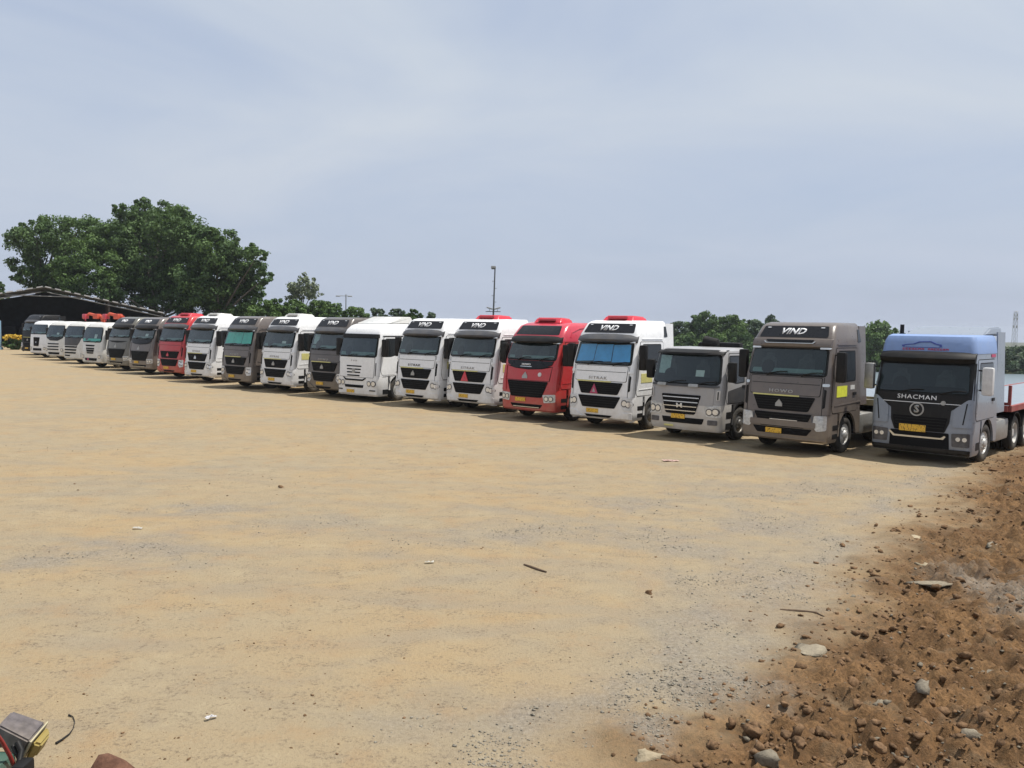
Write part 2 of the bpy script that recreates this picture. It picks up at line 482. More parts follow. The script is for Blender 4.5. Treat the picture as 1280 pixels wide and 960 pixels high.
class Cab:
    def __init__(s, root, surf, bsurf=None):
        s.root, s.s, s.bs = root, surf, bsurf or surf
    def fp(s, name, pts, mat, d=.012, inset=-.03, parent=None, rad=0.0, bumper=False, surf=None):
        S = surf or (s.bs if bumper else s.s)
        pts = rounded(pts, rad)
        key = ('f', S.id, tuple((round(a, 3), round(b, 3)) for a, b in pts), d, inset, mat.name, name)
        def make():
            k = float(np.mean(S.w)) - S.r
            cu = [0, -.35, .35, -.65, .65, -k*.9, k*.9, -k, k, -k-S.r*.4, k+S.r*.4, -k-S.r*.7, k+S.r*.7, -k-S.r*.9, k+S.r*.9]
            bm = panel_bm(pts, cu, list(S.z), lambda x, z, o: Vector((x, S.front(x, z) + o, z)), d, inset)
            return bm_mesh(name, bm, mat, 30)
        return link(name, cached(key, make), parent or s.root)
    def sp(s, name, side, pts, mat, d=.010, inset=-.02, parent=None, rad=0.0, bumper=False):
        """side panel, pts in (y, z)"""
        S = s.bs if bumper else s.s
        pts = rounded(pts, rad)
        key = ('s', S.id, side, tuple((round(a, 3), round(b, 3)) for a, b in pts), d, inset, mat.name, name)
        def make():
            bm = panel_bm(pts, [], list(S.z), lambda y, z, o: Vector((side * (S.hw(z) + o), y, z)), d, inset)
            return bm_mesh(name, bm, mat, 30)
        return link(name, cached(key, make), parent or s.root)
    def text(s, body, cx, cz, size, mat, d=.016, shear=0.0, bold=.0, sx=1.0, parent=None, name='lettering', bumper=False, space=1.0):
        S = s.bs if bumper else s.s
        key = ('t', S.id, body, cx, cz, size, mat.name, d, shear, sx, space)
        def make():
            cu = bpy.data.curves.new('lettering', 'FONT')
            cu.body = body; cu.size = size; cu.shear = shear; cu.offset = bold
            cu.align_x = 'CENTER'; cu.align_y = 'CENTER'; cu.resolution_u = 2; cu.space_character = space
            o = bpy.data.objects.new('lettering_tmp', cu)
            COL.objects.link(o)
            bpy.context.view_layer.update()
            me = bpy.data.meshes.new_from_object(o.evaluated_get(bpy.context.evaluated_depsgraph_get()))
            bpy.data.objects.remove(o); bpy.data.curves.remove(cu)
            bm = bmesh.new(); bm.from_mesh(me); bpy.data.meshes.remove(me)
            be = [e for e in bm.edges if len(e.link_faces) == 1]
            low = {}
            for e in be:
                for v in e.verts:
                    if v not in low: low[v] = bm.verts.new(v.co)
            for e in be:
                a, b = e.verts
                bm.faces.new((a, b, low[b], low[a]))
            lows = set(low.values())
            for v in bm.verts:
                x = cx - v.co.x * sx; z = cz + v.co.y
                v.co = (x, S.front(x, z) + (0.0 if v in lows else d), z)
            return bm_mesh('lettering', bm, mat, 0)
        return link(name, cached(key, make), parent or s.root)
    def sweep(s, name, prof, mat, hx, parent=None, taper=.5, lift=0.0, n=9):
        """prof (offset, z) swept across the front from -hx to hx; ends shrink to taper"""
        S = s.s
        key = ('w', S.id, name, tuple(prof), mat.name, hx, taper, lift)
        def make():
            bm = bmesh.new(); rings = []
            zc = sum(p[1] for p in prof) / len(prof)
            for i in range(n):
                t = -1 + 2 * i / (n - 1)
                k = 1 - (1 - taper) * abs(t) ** 3
                x = hx * t
                rings.append([bm.verts.new((x, S.front(x, min(z, S.z[-1])) - .01 + o * k, zc + (z - zc) * (.75 + .25 * k) + lift * t * t)) for o, z in prof])
            m = len(prof)
            for A, B in zip(rings, rings[1:]):
                for j in range(m): bm.faces.new((A[j], B[j], B[(j+1) % m], A[(j+1) % m]))
            bm.faces.new(rings[0]); bm.faces.new(rings[-1][::-1])
            return bm_mesh(name, bm, mat, 40)
        return link(name, cached(key, make), parent or s.root)
    def slats(s, parent, n, pts_z0, pts_z1, w0, w1, mat, d, th=.022, name='grille_bar', cx=0):
        for i in range(n):
            t = (i + .5) / n
            z = pts_z0 + (pts_z1 - pts_z0) * t
            w = w0 + (w1 - w0) * t
            s.fp(name, rect(cx-w, cx+w, z - th/2, z + th/2), mat, d, .0, parent)
    # ---- whole assemblies
    def windscreen(s, z0, z1, w0, w1, rad=.09, shade=None, dash=DASH, band=None, wipers=2, curtain=False):
        w = s.fp('windscreen', trap(w0, w1, z0, z1), GLASS, .055, .0, rad=rad)
        s.fp('windscreen_surround', trap(w0+.045, w1+.04, z0-.05, z1+.04), PLASTIC, .006, -.02, rad=rad+.02)
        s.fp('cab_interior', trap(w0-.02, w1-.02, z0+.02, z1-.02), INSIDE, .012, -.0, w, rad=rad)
        h = z1 - z0
        hx = int(abs(s.root.location.x)*10)
        if hx % 4 == 1 and not shade:
            q = -.62 if hx % 2 else .2
            s.fp('paper_note', rect(q, q+.22+.05*(hx % 4), z0+.24*h, z0+(.40+.06*(hx % 3))*h), PAPER, .036, .030, w)
        if shade:
            for a, b in ((-.96, -.36), (-.33, .28), (.31, .95)):
                s.fp('sunshade', [(a*w0, z0+.12*h), (b*w0, z0+.07*h), (b*w1*.98, z1-.09*h), (a*w1*.98, z1-.06*h)], shade, .034 if a > -.5 and a < 0 else .026, .012, w)
        else:
            s.fp('dashboard', trap(w0-.08, w0-.09, z0+.03, z0+.22*h), dash, .028, .012, w, rad=.04)
            for cx in (-.55, .55):
                s.fp('seat', [(cx-.24, z0+.2*h), (cx+.24, z0+.2*h), (cx+.22, z0+.62*h), (cx+.12, z0+.66*h), (cx+.11, z0+.84*h), (cx-.11, z0+.84*h), (cx-.12, z0+.66*h), (cx-.22, z0+.62*h)], SEAT, .022, .012, w, rad=.04)
            s.fp('steering_wheel', disc(.55, z0+.27*h, .2, 12), PLASTIC, .035, .012, w)
        if curtain:
            s.fp('curtain', rect(w1*.55, w1*.93, z0+.3*h, z1-.06*h), CURTAIN, .032, .012, w, rad=.02)
        if band:
            s.fp('tint_band', [(-w1+.01, z1-.005), (-w1+.01-(w0-w1)*band/h, z1-band), (w1-.01+(w0-w1)*band/h, z1-band), (w1-.01, z1-.005)], PLASTIC, .058, .02, w)
        for i in range(wipers):
            key = ('wiper', s.s.id, i, z0, w0)
            def make(i=i):
                bm = bmesh.new()
                x0 = .55 - 1.0*i; x1 = x0 - .62
                P = []
                for t in (0, .25, .5, .75, 1):
                    x = x0 + (x1-x0)*t; z = z0 - .03 + .10*math.sin(t*math.pi*.6)
                    P.append((x, s.s.front(x, z) + .075, z))
                tube(bm, P, .014, 5)
                tube(bm, [(x0, s.s.front(x0, z0-.05)-.01, z0-.06), P[1]], .016, 5)
                return bm_mesh('wiper', bm, PLASTIC, 40)
            link('wiper', cached(key, make), w)
        return w
    def door(s, side, z0, z1, yr, win, mat, handle=True, low=None):
        S = s.s
        yf = S.yf(1.6) - S.crown - S.r - .02
        yt = S.yf(z1) - S.crown - S.r - .02
        z_mid = win[0][1] if win else 2.0
        pts = [(yr, z0), (yf-.08, z0), (yf, z0+.2), (S.yf(z_mid)-S.crown-S.r-.02, z_mid), (yt, z1), (yr, z1)]
        s.sp('door_seal', side, [(pts[0][0]-.022, pts[0][1]-.022), (pts[1][0], pts[1][1]-.022), (pts[2][0]+.02, pts[2][1]), (pts[3][0]+.02, pts[3][1]), (pts[4][0]+.02, pts[4][1]+.022), (pts[5][0]-.022, pts[5][1]+.022)], PLASTIC, .003, -.01, rad=.06)
        d = s.sp('door', side, pts, mat, .009, -.01, rad=.06)
        if win:
            s.sp('door_window', side, win, GLASSD, .014, .0, d, rad=.05)
            s.sp('window_frame', side, [(y + (.03 if y > 0.2 else -.03), z + (.03 if z > 2.4 else -.03)) for y, z in win], PLASTIC, .011, .0, d, rad=.06)
        if handle:
            s.sp('door_handle', side, rect(yr+.1, yr+.32, 1.62, 1.70), PLASTIC, .035, .0, d, rad=.02)
        return d
    def mirror(s, side, z0, z1, mat=PLASTIC, y=.95, arm=True, wid=.25, out=.20):
        S = s.s
        key = ('mirror', S.id, side, z0, z1, mat.name, y, wid, out)
        def make():
            bm = bmesh.new()
            x = S.hw((z0+z1)/2) + out
            bx(bm, side*x - wid/2, side*x + wid/2, y-.09, y+.11, z0, z1, .055)
            return bm_mesh('mirror', bm, mat, 40)
        m = link('mirror', cached(key, make), s.root)
        def make2():
            bm = bmesh.new()
            x = S.hw((z0+z1)/2) + out
            bx(bm, side*x - wid/2+.035, side*x + wid/2-.035, y-.097, y-.088, z0+.05, z1-.05)
            return bm_mesh('mirror_glass', bm, MIRRORG, 0)
        link('mirror_glass', cached(key + ('g',), make2), m)
        def make3():
            bm = bmesh.new()
            x = S.hw(z0) - .03
            for z in (z0+.1, z1-.1):
                tube(bm, [(side*(S.hw(z)-.04), y-.12, z+.02), (side*(S.hw(z)+out-.05), y, z)], .022, 6)
            return bm_mesh('mirror_arm', bm, PLASTIC, 40)
        link('mirror_arm', cached(key + ('a',), make3), m)
    def headlights(s, pts, mat=LAMPG, bumper=True, lens=(), housing=True):
        """pts for +x side; mirrored for the other"""
        for sg in (1, -1):
            P = [(sg*x, z) for x, z in pts]
            h = s.fp('headlight', P, mat, .018, -.02, bumper=bumper, rad=.035)
            for (x, z, r) in lens:
                s.fp('lamp_housing', disc(sg*x, z, r*1.4), LAMPD, .022, .01, h, bumper=bumper)
                s.fp('lamp_lens', disc(sg*x, z, r), LENS, .03, .015, h, bumper=bumper)
    def plate(s, cx, cz, bumper=True, w=.235, h=.068):
        return s.fp('number_plate', rect(cx-w, cx+w, cz-h, cz+h), PLATE, .035, .0, bumper=bumper)
    def arch(s, mat, rad=.66, w0=.85, w1=1.275, a0=-2, a1=182, th=.035):
        key = ('arch', mat.name, rad, w0, w1, a0, a1)
        for sg in (1, -1):
            def make(sg=sg):
                bm = bmesh.new(); n = 14; rings = []
                for i in range(n+1):
                    a = R(a0 + (a1-a0)*i/n); c, q = math.cos(a), math.sin(a)
                    rings.append([bm.verts.new((sg*x, c*r, .52 + q*r)) for x, r in ((w0, rad), (w1, rad), (w1+.012, rad+.02), (w1, rad+.05), (w0, rad+.05))])
                for A, B in zip(rings, rings[1:]):
                    for j in range(5): bm.faces.new((A[j], B[j], B[(j+1) % 5], A[(j+1) % 5]))
                bm.faces.new(rings[0]); bm.faces.new(rings[-1][::-1])
                return bm_mesh('wheel_arch', bm, mat, 40)
            link('wheel_arch', cached(key + (sg,), make), s.root)
    def fender(s, mat, z0=.52, z1=1.16, y0=.55, y1=-.92, rad=.64):
        """painted cab side below the door, cut out round the wheel"""
        S = s.s
        key = ('fender', S.id, mat.name, z0, z1, y0, y1, rad)
        for sg in (1, -1):
            def make(sg=sg):
                bm = bmesh.new(); n = 16
                ins, outs = [], []
                for i in range(n+1):
                    a = math.pi * i / n
                    ins.append((math.cos(a)*rad, .52 + math.sin(a)*rad))
                outs = [(max(min(y*3, y0), y1), z1 if .08 < i/n < .92 else z) for i, (y, z) in enumerate(ins)]
                outs[0] = (y0, ins[0][1]); outs[-1] = (y1, ins[-1][1])
                x0, x1 = sg*(S.hw(1.2) - .05), sg*(S.hw(1.2) + .006)
                def V(p, x): return bm.verts.new((x, p[0], p[1]))
                Ai = [V(p, x1) for p in ins]; Ao = [V(p, x1) for p in outs]; Bi = [V(p, x0) for p in ins]; Bo = [V(p, x0) for p in outs]
                for i in range(n):
                    bm.faces.new((Ai[i], Ai[i+1], Ao[i+1], Ao[i])); bm.faces.new((Ai[i], Bi[i], Bi[i+1], Ai[i+1])); bm.faces.new((Ao[i], Ao[i+1], Bo[i+1], Bo[i])); bm.faces.new((Bi[i], Bo[i], Bo[i+1], Bi[i+1]))
                for k in (0, n): bm.faces.new((Ai[k], Ao[k], Bo[k], Bi[k]))
                return bm_mesh('fender', bm, mat, 30)
            link('fender', cached(key + (sg,), make), s.root)

def tyre_mesh(w=.30, r=.52):
    def make():
        bm = bmesh.new(); h = w/2
        lathe_x(bm, [(-h+.03, .29), (-h, .34), (-h-.004, .42), (-h+.015, .49), (-h+.05, r-.004), (-.075, r), (-.07, r-.014), (-.05, r-.014), (-.045, r), (.045, r), (.05, r-.014), (.07, r-.014), (.075, r), (h-.05, r-.004), (h-.015, .49), (h+.004, .42), (h, .34), (h-.03, .29)], 28)
        return bm_mesh('wheel', bm, RUBBER, 40)
    return cached(('tyre', w, r), make)
def rim_mesh(side, rear, mat):
    def make():
        bm = bmesh.new()
        o = .13 * side
        if not rear:
            P = [(o, .30), (o*.95, .285), (o*.75, .27), (o*.85, .20), (o*1.0, .165), (o*1.05, .12), (o*1.35, .10), (o*1.45, .07), (o*1.45, 0)]
        else:
            P = [(o, .30), (o*.9, .285), (-o*.2, .265), (-o*.5, .20), (-o*.5, .15), (o*.5, .13), (o*.7, .10), (o*.7, 0)]
        lathe_x(bm, P, 24)
        for k in range(10):
            a = 2*math.pi*k/10
            rr_ = .168 if not rear else .18
            xb = o*1.0 if not rear else -o*.5
            lathe_x(bm, [(xb, .017), (xb + .03*side, .015), (xb + .03*side, 0)], 6, 0, rr_*math.cos(a), rr_*math.sin(a))
        # back disc
        lathe_x(bm, [(o, .30), (-o*.8, .295), (-o*.8, 0)], 16)
        return bm_mesh('rim', bm, mat, 35)
    return cached(('rim', side, rear, mat.name), make)
def add_wheels(root, rim, rears=(-3.25, -4.6), steer=0.0, rim_r=None):
    for sg in (1, -1):
        w = link('wheel', tyre_mesh(), root, (sg*1.06, 0, .52), (0, 0, steer))
        link('rim', rim_mesh(sg, False, rim), w)
    for y in rears:
        for sg in (1, -1):
            for x in (.76, 1.08):
                w = link('wheel', tyre_mesh(.27), root, (sg*x, y, .52))
                if x > 1: link('rim', rim_mesh(sg, True, rim_r or rim), w)
def add_chassis(root, rears=(-3.25, -4.6), tank=True):
    yb = min(rears) - .85
    def make():
        bm = bmesh.new()
        for sg in (1, -1):
            bx(bm, sg*.43-.045, sg*.43+.045, yb, .95, .78, 1.03)
        for y in (yb+.06, yb+1.2, yb+2.4, -1.4, -.4, .8):
            bx(bm, -.40, .40, y-.05, y+.05, .82, 1.0)
        return bm_mesh('chassis_frame', bm, CHASSIS, 0)
    link('chassis_frame', cached(('chassis', yb), make), root)
    def make_ax():
        bm = bmesh.new()
        tube(bm, [(-.95, 0, .50), (-.5, 0, .46), (0, 0, .44), (.5, 0, .46), (.95, 0, .50)], [.07, .07, .07, .07, .07], 8)
        for y in rears:
            tube(bm, [(-.95, y, .52), (-.25, y, .52), (-.1, y, .52), (.1, y, .52), (.25, y, .52), (.95, y, .52)], [.08, .08, .24, .24, .08, .08], 10)
        bx(bm, -.78, .78, -1.2, 1.15, .40, .80, .06)  # engine block, made oversized to deepen the shade beneath the truck
        return bm_mesh('axle_and_shade_block', bm, CHASSIS, 40)
    link('axle_and_shade_block', cached(('axle_and_shade_block', tuple(rears)), make_ax), root)
    def make_mg():
        bm = bmesh.new(); n = 12
        for sg in (1, -1):
            for y in rears:
                rings = []
                for i in range(n+1):
                    a = R(12 + 156*i/n); c, q = math.cos(a), math.sin(a)
                    rings.append([bm.verts.new((sg*x, y + c*r, .52 + q*r)) for x, r in ((.62, .60), (1.24, .60), (1.24, .63), (.62, .63))])
                for A, B in zip(rings, rings[1:]):
                    for j in range(4): bm.faces.new((A[j], B[j], B[(j+1) % 4], A[(j+1) % 4]))
                bm.faces.new(rings[0]); bm.faces.new(rings[-1][::-1])
        return bm_mesh('mudguard', bm, PLASTIC, 40)
    link('mudguard', cached(('mg', tuple(rears)), make_mg), root)
    def make_fw():
        bm = bmesh.new()
        yc = (max(rears) + min(rears)) / 2 + .15
        bx(bm, -.48, .48, yc-.45, yc+.45, 1.13, 1.19, .03)
        bx(bm, -.55, .55, yc-.3, yc+.3, 1.03, 1.13)
        return bm_mesh('fifth_wheel', bm, STEEL, 30)
    link('fifth_wheel', cached(('fw', tuple(rears)), make_fw), root)
    if tank:
        def make_t():
            bm = bmesh.new()
            bx(bm, -1.2, -.62, -2.55, -1.1, .42, 1.02, .10)
            return bm_mesh('fuel_tank', bm, STEEL, 40)
        link('fuel_tank', cached('tank', make_t), root)
        def make_b():
            bm = bmesh.new()
            bx(bm, .62, 1.18, -2.4, -1.15, .45, 1.0, .04)
            return bm_mesh('battery_box', bm, PLASTIC, 40)
        link('battery_box', cached('bbox', make_b), root)
    def make_stack():
        bm = bmesh.new()
        bx(bm, .35, .95, -1.45, -1.08, 1.05, 2.5, .06)
        tube(bm, [(.65, -1.27, 2.5), (.65, -1.27, 3.0), (.65, -1.15, 3.1)], .11, 10)
        return bm_mesh('air_intake', bm, PLASTIC, 40)
    link('air_intake', cached('stack', make_stack), root)
def roof_unit(root, mat, y0, y1, z0, h=.2, w=.62, name='roof_air_conditioner'):
    def make():
        bm = bmesh.new()
        A = [bm.verts.new(p) for p in ((-w, y0, z0), (w, y0, z0), (w, y1, z0), (-w, y1, z0))]
        B = [bm.verts.new(p) for p in ((-w*.92, y0+.06, z0+h*.8), (w*.92, y0+.06, z0+h*.8), (w*.9, y1-.16, z0+h), (-w*.9, y1-.16, z0+h))]
        for i in range(4): bm.faces.new((A[i], A[(i+1) % 4], B[(i+1) % 4], B[i]))
        bm.faces.new(A[::-1]); bm.faces.new(B)
        bmesh.ops.bevel(bm, geom=[e for e in bm.edges if not all(v in A for v in e.verts)], offset=.05, segments=3, affect='EDGES')
        return bm_mesh(name, bm, mat, 40)
    u = link(name, cached(('roofunit', mat.name, y0, y1, z0, h, w), make), root)
    def make_g():
        bm = bmesh.new()
        for k in range(4):
            z = z0 + .045 + k*.028
            bx(bm, -w*.6, w*.6, y1-.06, y1+.012, z, z+.012)
        return bm_mesh('air_grille', bm, PLASTIC, 0)
    link('air_grille', cached(('ru_g', y1, z0, w), make_g), u)
def side_fairing(root, mat, z0, z1, y0, y1, hw0, hw1, win=False):
    """thin panels that carry the cab sides backwards"""
    for sg in (1, -1):
        def make(sg=sg):
            bm = bmesh.new()
            V = [bm.verts.new((sg*x, y, z)) for x, y, z in ((hw0, y0, z0), (hw0, y1, z0), (hw1, y1, z1), (hw1, y0, z1), (hw0-.035, y0, z0), (hw0-.035, y1, z0), (hw1-.035, y1, z1), (hw1-.035, y0, z1))]
            for f in ((0,1,2,3), (7,6,5,4), (0,4,5,1), (1,5,6,2), (2,6,7,3), (3,7,4,0)): bm.faces.new([V[i] for i in f])
            return bm_mesh('side_fairing', bm, mat, 0)
        link('side_fairing', cached(('sf', mat.name, z0, z1, y0, y1, hw0, hw1, sg), make), root)

def steps(c, side_z=((.46, .60), (.70, .84), ), y0=.66, y1=1.0):
    for sg in (1, -1):
        for z0, z1 in side_z:
            p = c.sp('step', sg, rect(y0, y1, z0, z1), PLASTIC, .010, -.02, bumper=True, rad=.02)

# ------------------------------------------------------------------ the kinds of truck
S7 = Surf('tall', [(.34, 1.33, -.95, 1.20), (.42, 1.42, -.95, 1.24), (.60, 1.44, -.95, 1.25), (1.10, 1.42, -.95, 1.25), (1.60, 1.38, -.95, 1.25), (2.15, 1.30, -.95, 1.245), (2.90, 1.06, -.95, 1.20), (3.17, 1.00, -.95, 1.175), (3.52, .74, -1.0, 1.09), (3.60, .58, -1.0, 1.05), (3.64, .38, -1.0, .99)], .075, .15)
def truck_tall(root, p, text=None, letter='VIND', text_mat=LETG, unit=None, emblem=STEEL, visor=GREYPL, brownish=False, sticker=None, rim=RIMD, shade=None, dash=DASH, trim=STICKP, triangle=False, curtain=False):
    c = Cab(root, S7)
    link('cab', cached(('cab7', p.name), lambda: bm_mesh('cab', S7.shell(1.14, 3.64), p, 35)), root)
    bump = link('bumper', cached(('bump7', p.name), lambda: bm_mesh('bumper', S7.shell(.36, 1.135, yr=.62, off=.004), p, 35)), root)
    rp = c.fp('roof_panel', trap(1.0, .93, 3.22, 3.53), DKPANEL, .016, rad=.05)
    if letter: c.text(letter, .04, 3.375, .235, LETW, .024, .3, .006, 1.3, rp)
    for sg in (1, -1):
        c.fp('marker_lamp', rect(sg*.78-.05, sg*.78+.05, 3.475, 3.50), LENS, .03, .01, rp)
        c.fp('cab_marker', rect(sg*1.0-.14, sg*1.0+.14, 2.90, 2.95), LENS, .07, -.02, rad=.02)
    if brownish:
        v = c.sweep('sun_visor', [(.0, 3.20), (.10, 3.17), (.16, 3.04), (.13, 2.96), (.0, 2.95)], p, 1.14, taper=.75)
        c.fp('visor_trim', [(-.75, 3.10), (-.68, 3.05), (.68, 3.05), (.75, 3.10), (.72, 3.11), (.66, 3.066), (-.66, 3.066), (-.72, 3.11)], CHROME, .165, .10, v)
        c.fp('visor_recess', trap(.62, .70, 3.075, 3.15), DKPANEL, .150, .10, v, rad=.03)
    else:
        v = c.sweep('sun_visor', [(.0, 3.19), (.10, 3.17), (.22, 3.10), (.30, 3.01), (.28, 2.95), (.14, 2.90), (.0, 2.90)], visor, 1.17, taper=.35, lift=-.02)
    c.windscreen(2.20, 2.88, 1.10, 1.05, shade=shade, dash=dash, curtain=curtain)
    for sg in (1, -1):
        c.fp('panel_seam', rect(sg*1.085-.007, sg*1.085+.007, .74, 2.14), PLASTIC, .007, -.01, bumper=False)
    c.fp('hood_seam', trap(1.015, 1.045, 1.615, 2.135), PLASTIC, .005, -.02, rad=.05)
    h = c.fp('hood_panel', trap(1.0, 1.03, 1.63, 2.12), p, .014, rad=.05)
    if text: c.text(text, .08, 1.72, .125, text_mat, .022, 0, .003, 1.5, h, space=1.25)
    c.fp('hood_line', rect(-.98, .98, 1.93, 1.945), PLASTIC, .017, .0, h)
    g = c.fp('upper_grille', trap(.72, .90, 1.19, 1.585), GRILLE, .020, -.02, rad=.05)
    c.slats(g, 5, 1.22, 1.56, .72, .86, PLASTIC, .028, .016)
    c.fp('grille_trim', rect(-.45, .92, 1.59, 1.625), trim, .024, .0, g)
    if triangle:
        q = triangle
        c.fp('warning_triangle', [(.18-.20*q, 1.20), (.18+.20*q, 1.20), (.18, 1.20+.40*q)], REDR if q == 1 else LETR, .045, .02, g)
        c.fp('emblem', [(.12, 1.25), (.24, 1.25), (.18, 1.39)], PINKR if q == 1 else STEEL, .055, .03, g)
    else:
        c.fp('emblem', [(.0, 1.30), (.20, 1.30), (.20, 1.38), (.10, 1.50), (.0, 1.38)], emblem, .045, .02, g)
    lg = c.fp('lower_grille', trap(.64, .84, .74, 1.125), GRILLE, .022, -.02, rad=.04, bumper=True)
    c.slats(lg, 4, .78, 1.10, .66, .80, PLASTIC, .030, .016)
    if brownish:
        c.fp('bumper_bar', trap(.95, .95, .76, .92), p, .035, -.02, rad=.03)
        c.fp('chrome_strip', rect(-.45, .35, .925, .945), CHROME, .032, .0, lg)
        c.fp('bumper_slot', trap(.72, .86, .54, .72), GRILLE, .014, -.02, bump, rad=.03)
        c.fp('bumper_lip', trap(1.20, 1.20, .40, .46), p, .030, -.02, bump, rad=.02)
        c.plate(.22, .62)
    else:
        c.fp('bumper_slot', trap(.45, .55, .42, .50), GRILLE, .014, -.02, bump, rad=.02)
        c.plate(.22, .63)
        for sg in (1, -1):
            c.fp('corner_spoiler', [(sg*.62, .40), (sg*1.22, .31), (sg*1.24, .62), (sg*.95, .62)], p, .03, -.03, bump, rad=.03)
    c.headlights([(.86, .84), (.90, 1.10), (1.22, 1.12), (1.22, .72), (.98, .68)], LAMPG if brownish else STICKW, lens=() if brownish else ((.995, .93, .085), (1.145, .90, .082)))
    if brownish:
        c.headlights([(.88, .80), (.80, 1.09), (.86, 1.10), (.94, .80)], LAMPD)
    for sg in (1, -1):
        c.fp('air_vent', [(sg*1.10, 1.30), (sg*1.16, 1.34), (sg*1.17, 1.80), (sg*1.11, 1.84)], PLASTIC, .012, -.03, rad=.02)
        c.fp('corner_cap', [(sg*1.06, 1.90), (sg*1.23, 1.90), (sg*1.23, 1.98), (sg*1.06, 1.98)], CHROME if brownish else p, .03, -.03, rad=.03)
        d = c.door(sg, 1.18, 2.93, -.62, [(.80, 2.12), (.66, 2.84), (-.46, 2.84), (-.46, 2.04), (.46, 2.02)], p)
        c.sp('side_crease', sg, [(-.9, 1.40), (.95, 1.36), (.95, 1.385), (-.9, 1.425)], p, .02, .0, d)
        c.sp('air_deflector_window', sg, [(-.93, 3.10), (-.70, 3.10), (-.80, 3.46), (-.93, 3.46)], GLASSD, .012, -.01, rad=.02)
        c.sp('roof_crease', sg, [(-.6, 3.02), (.72, 3.02), (.72, 3.045), (-.6, 3.045)], p, .018, -.01)
        c.mirror(sg, 2.02, 2.84, y=.98)
    if sticker:
        c.sp('sticker', -1, rect(.12, .82, 1.60, 1.90), sticker, .018, .0)
        c.sp('sticker', -1, rect(-.42, -.12, 1.78, 1.90), STICKW, .018, .0)
    steps(c)
    c.fender(p); c.arch(PLASTIC, .645, .85, 1.24)
    side_fairing(root, p, 1.3, 3.56, -.97, -1.45, 1.235, 1.10)
    if unit: roof_unit(root, unit, -.55, .40, 3.635, .17, .62)
    add_wheels(root, rim)
    add_chassis(root)
    return c

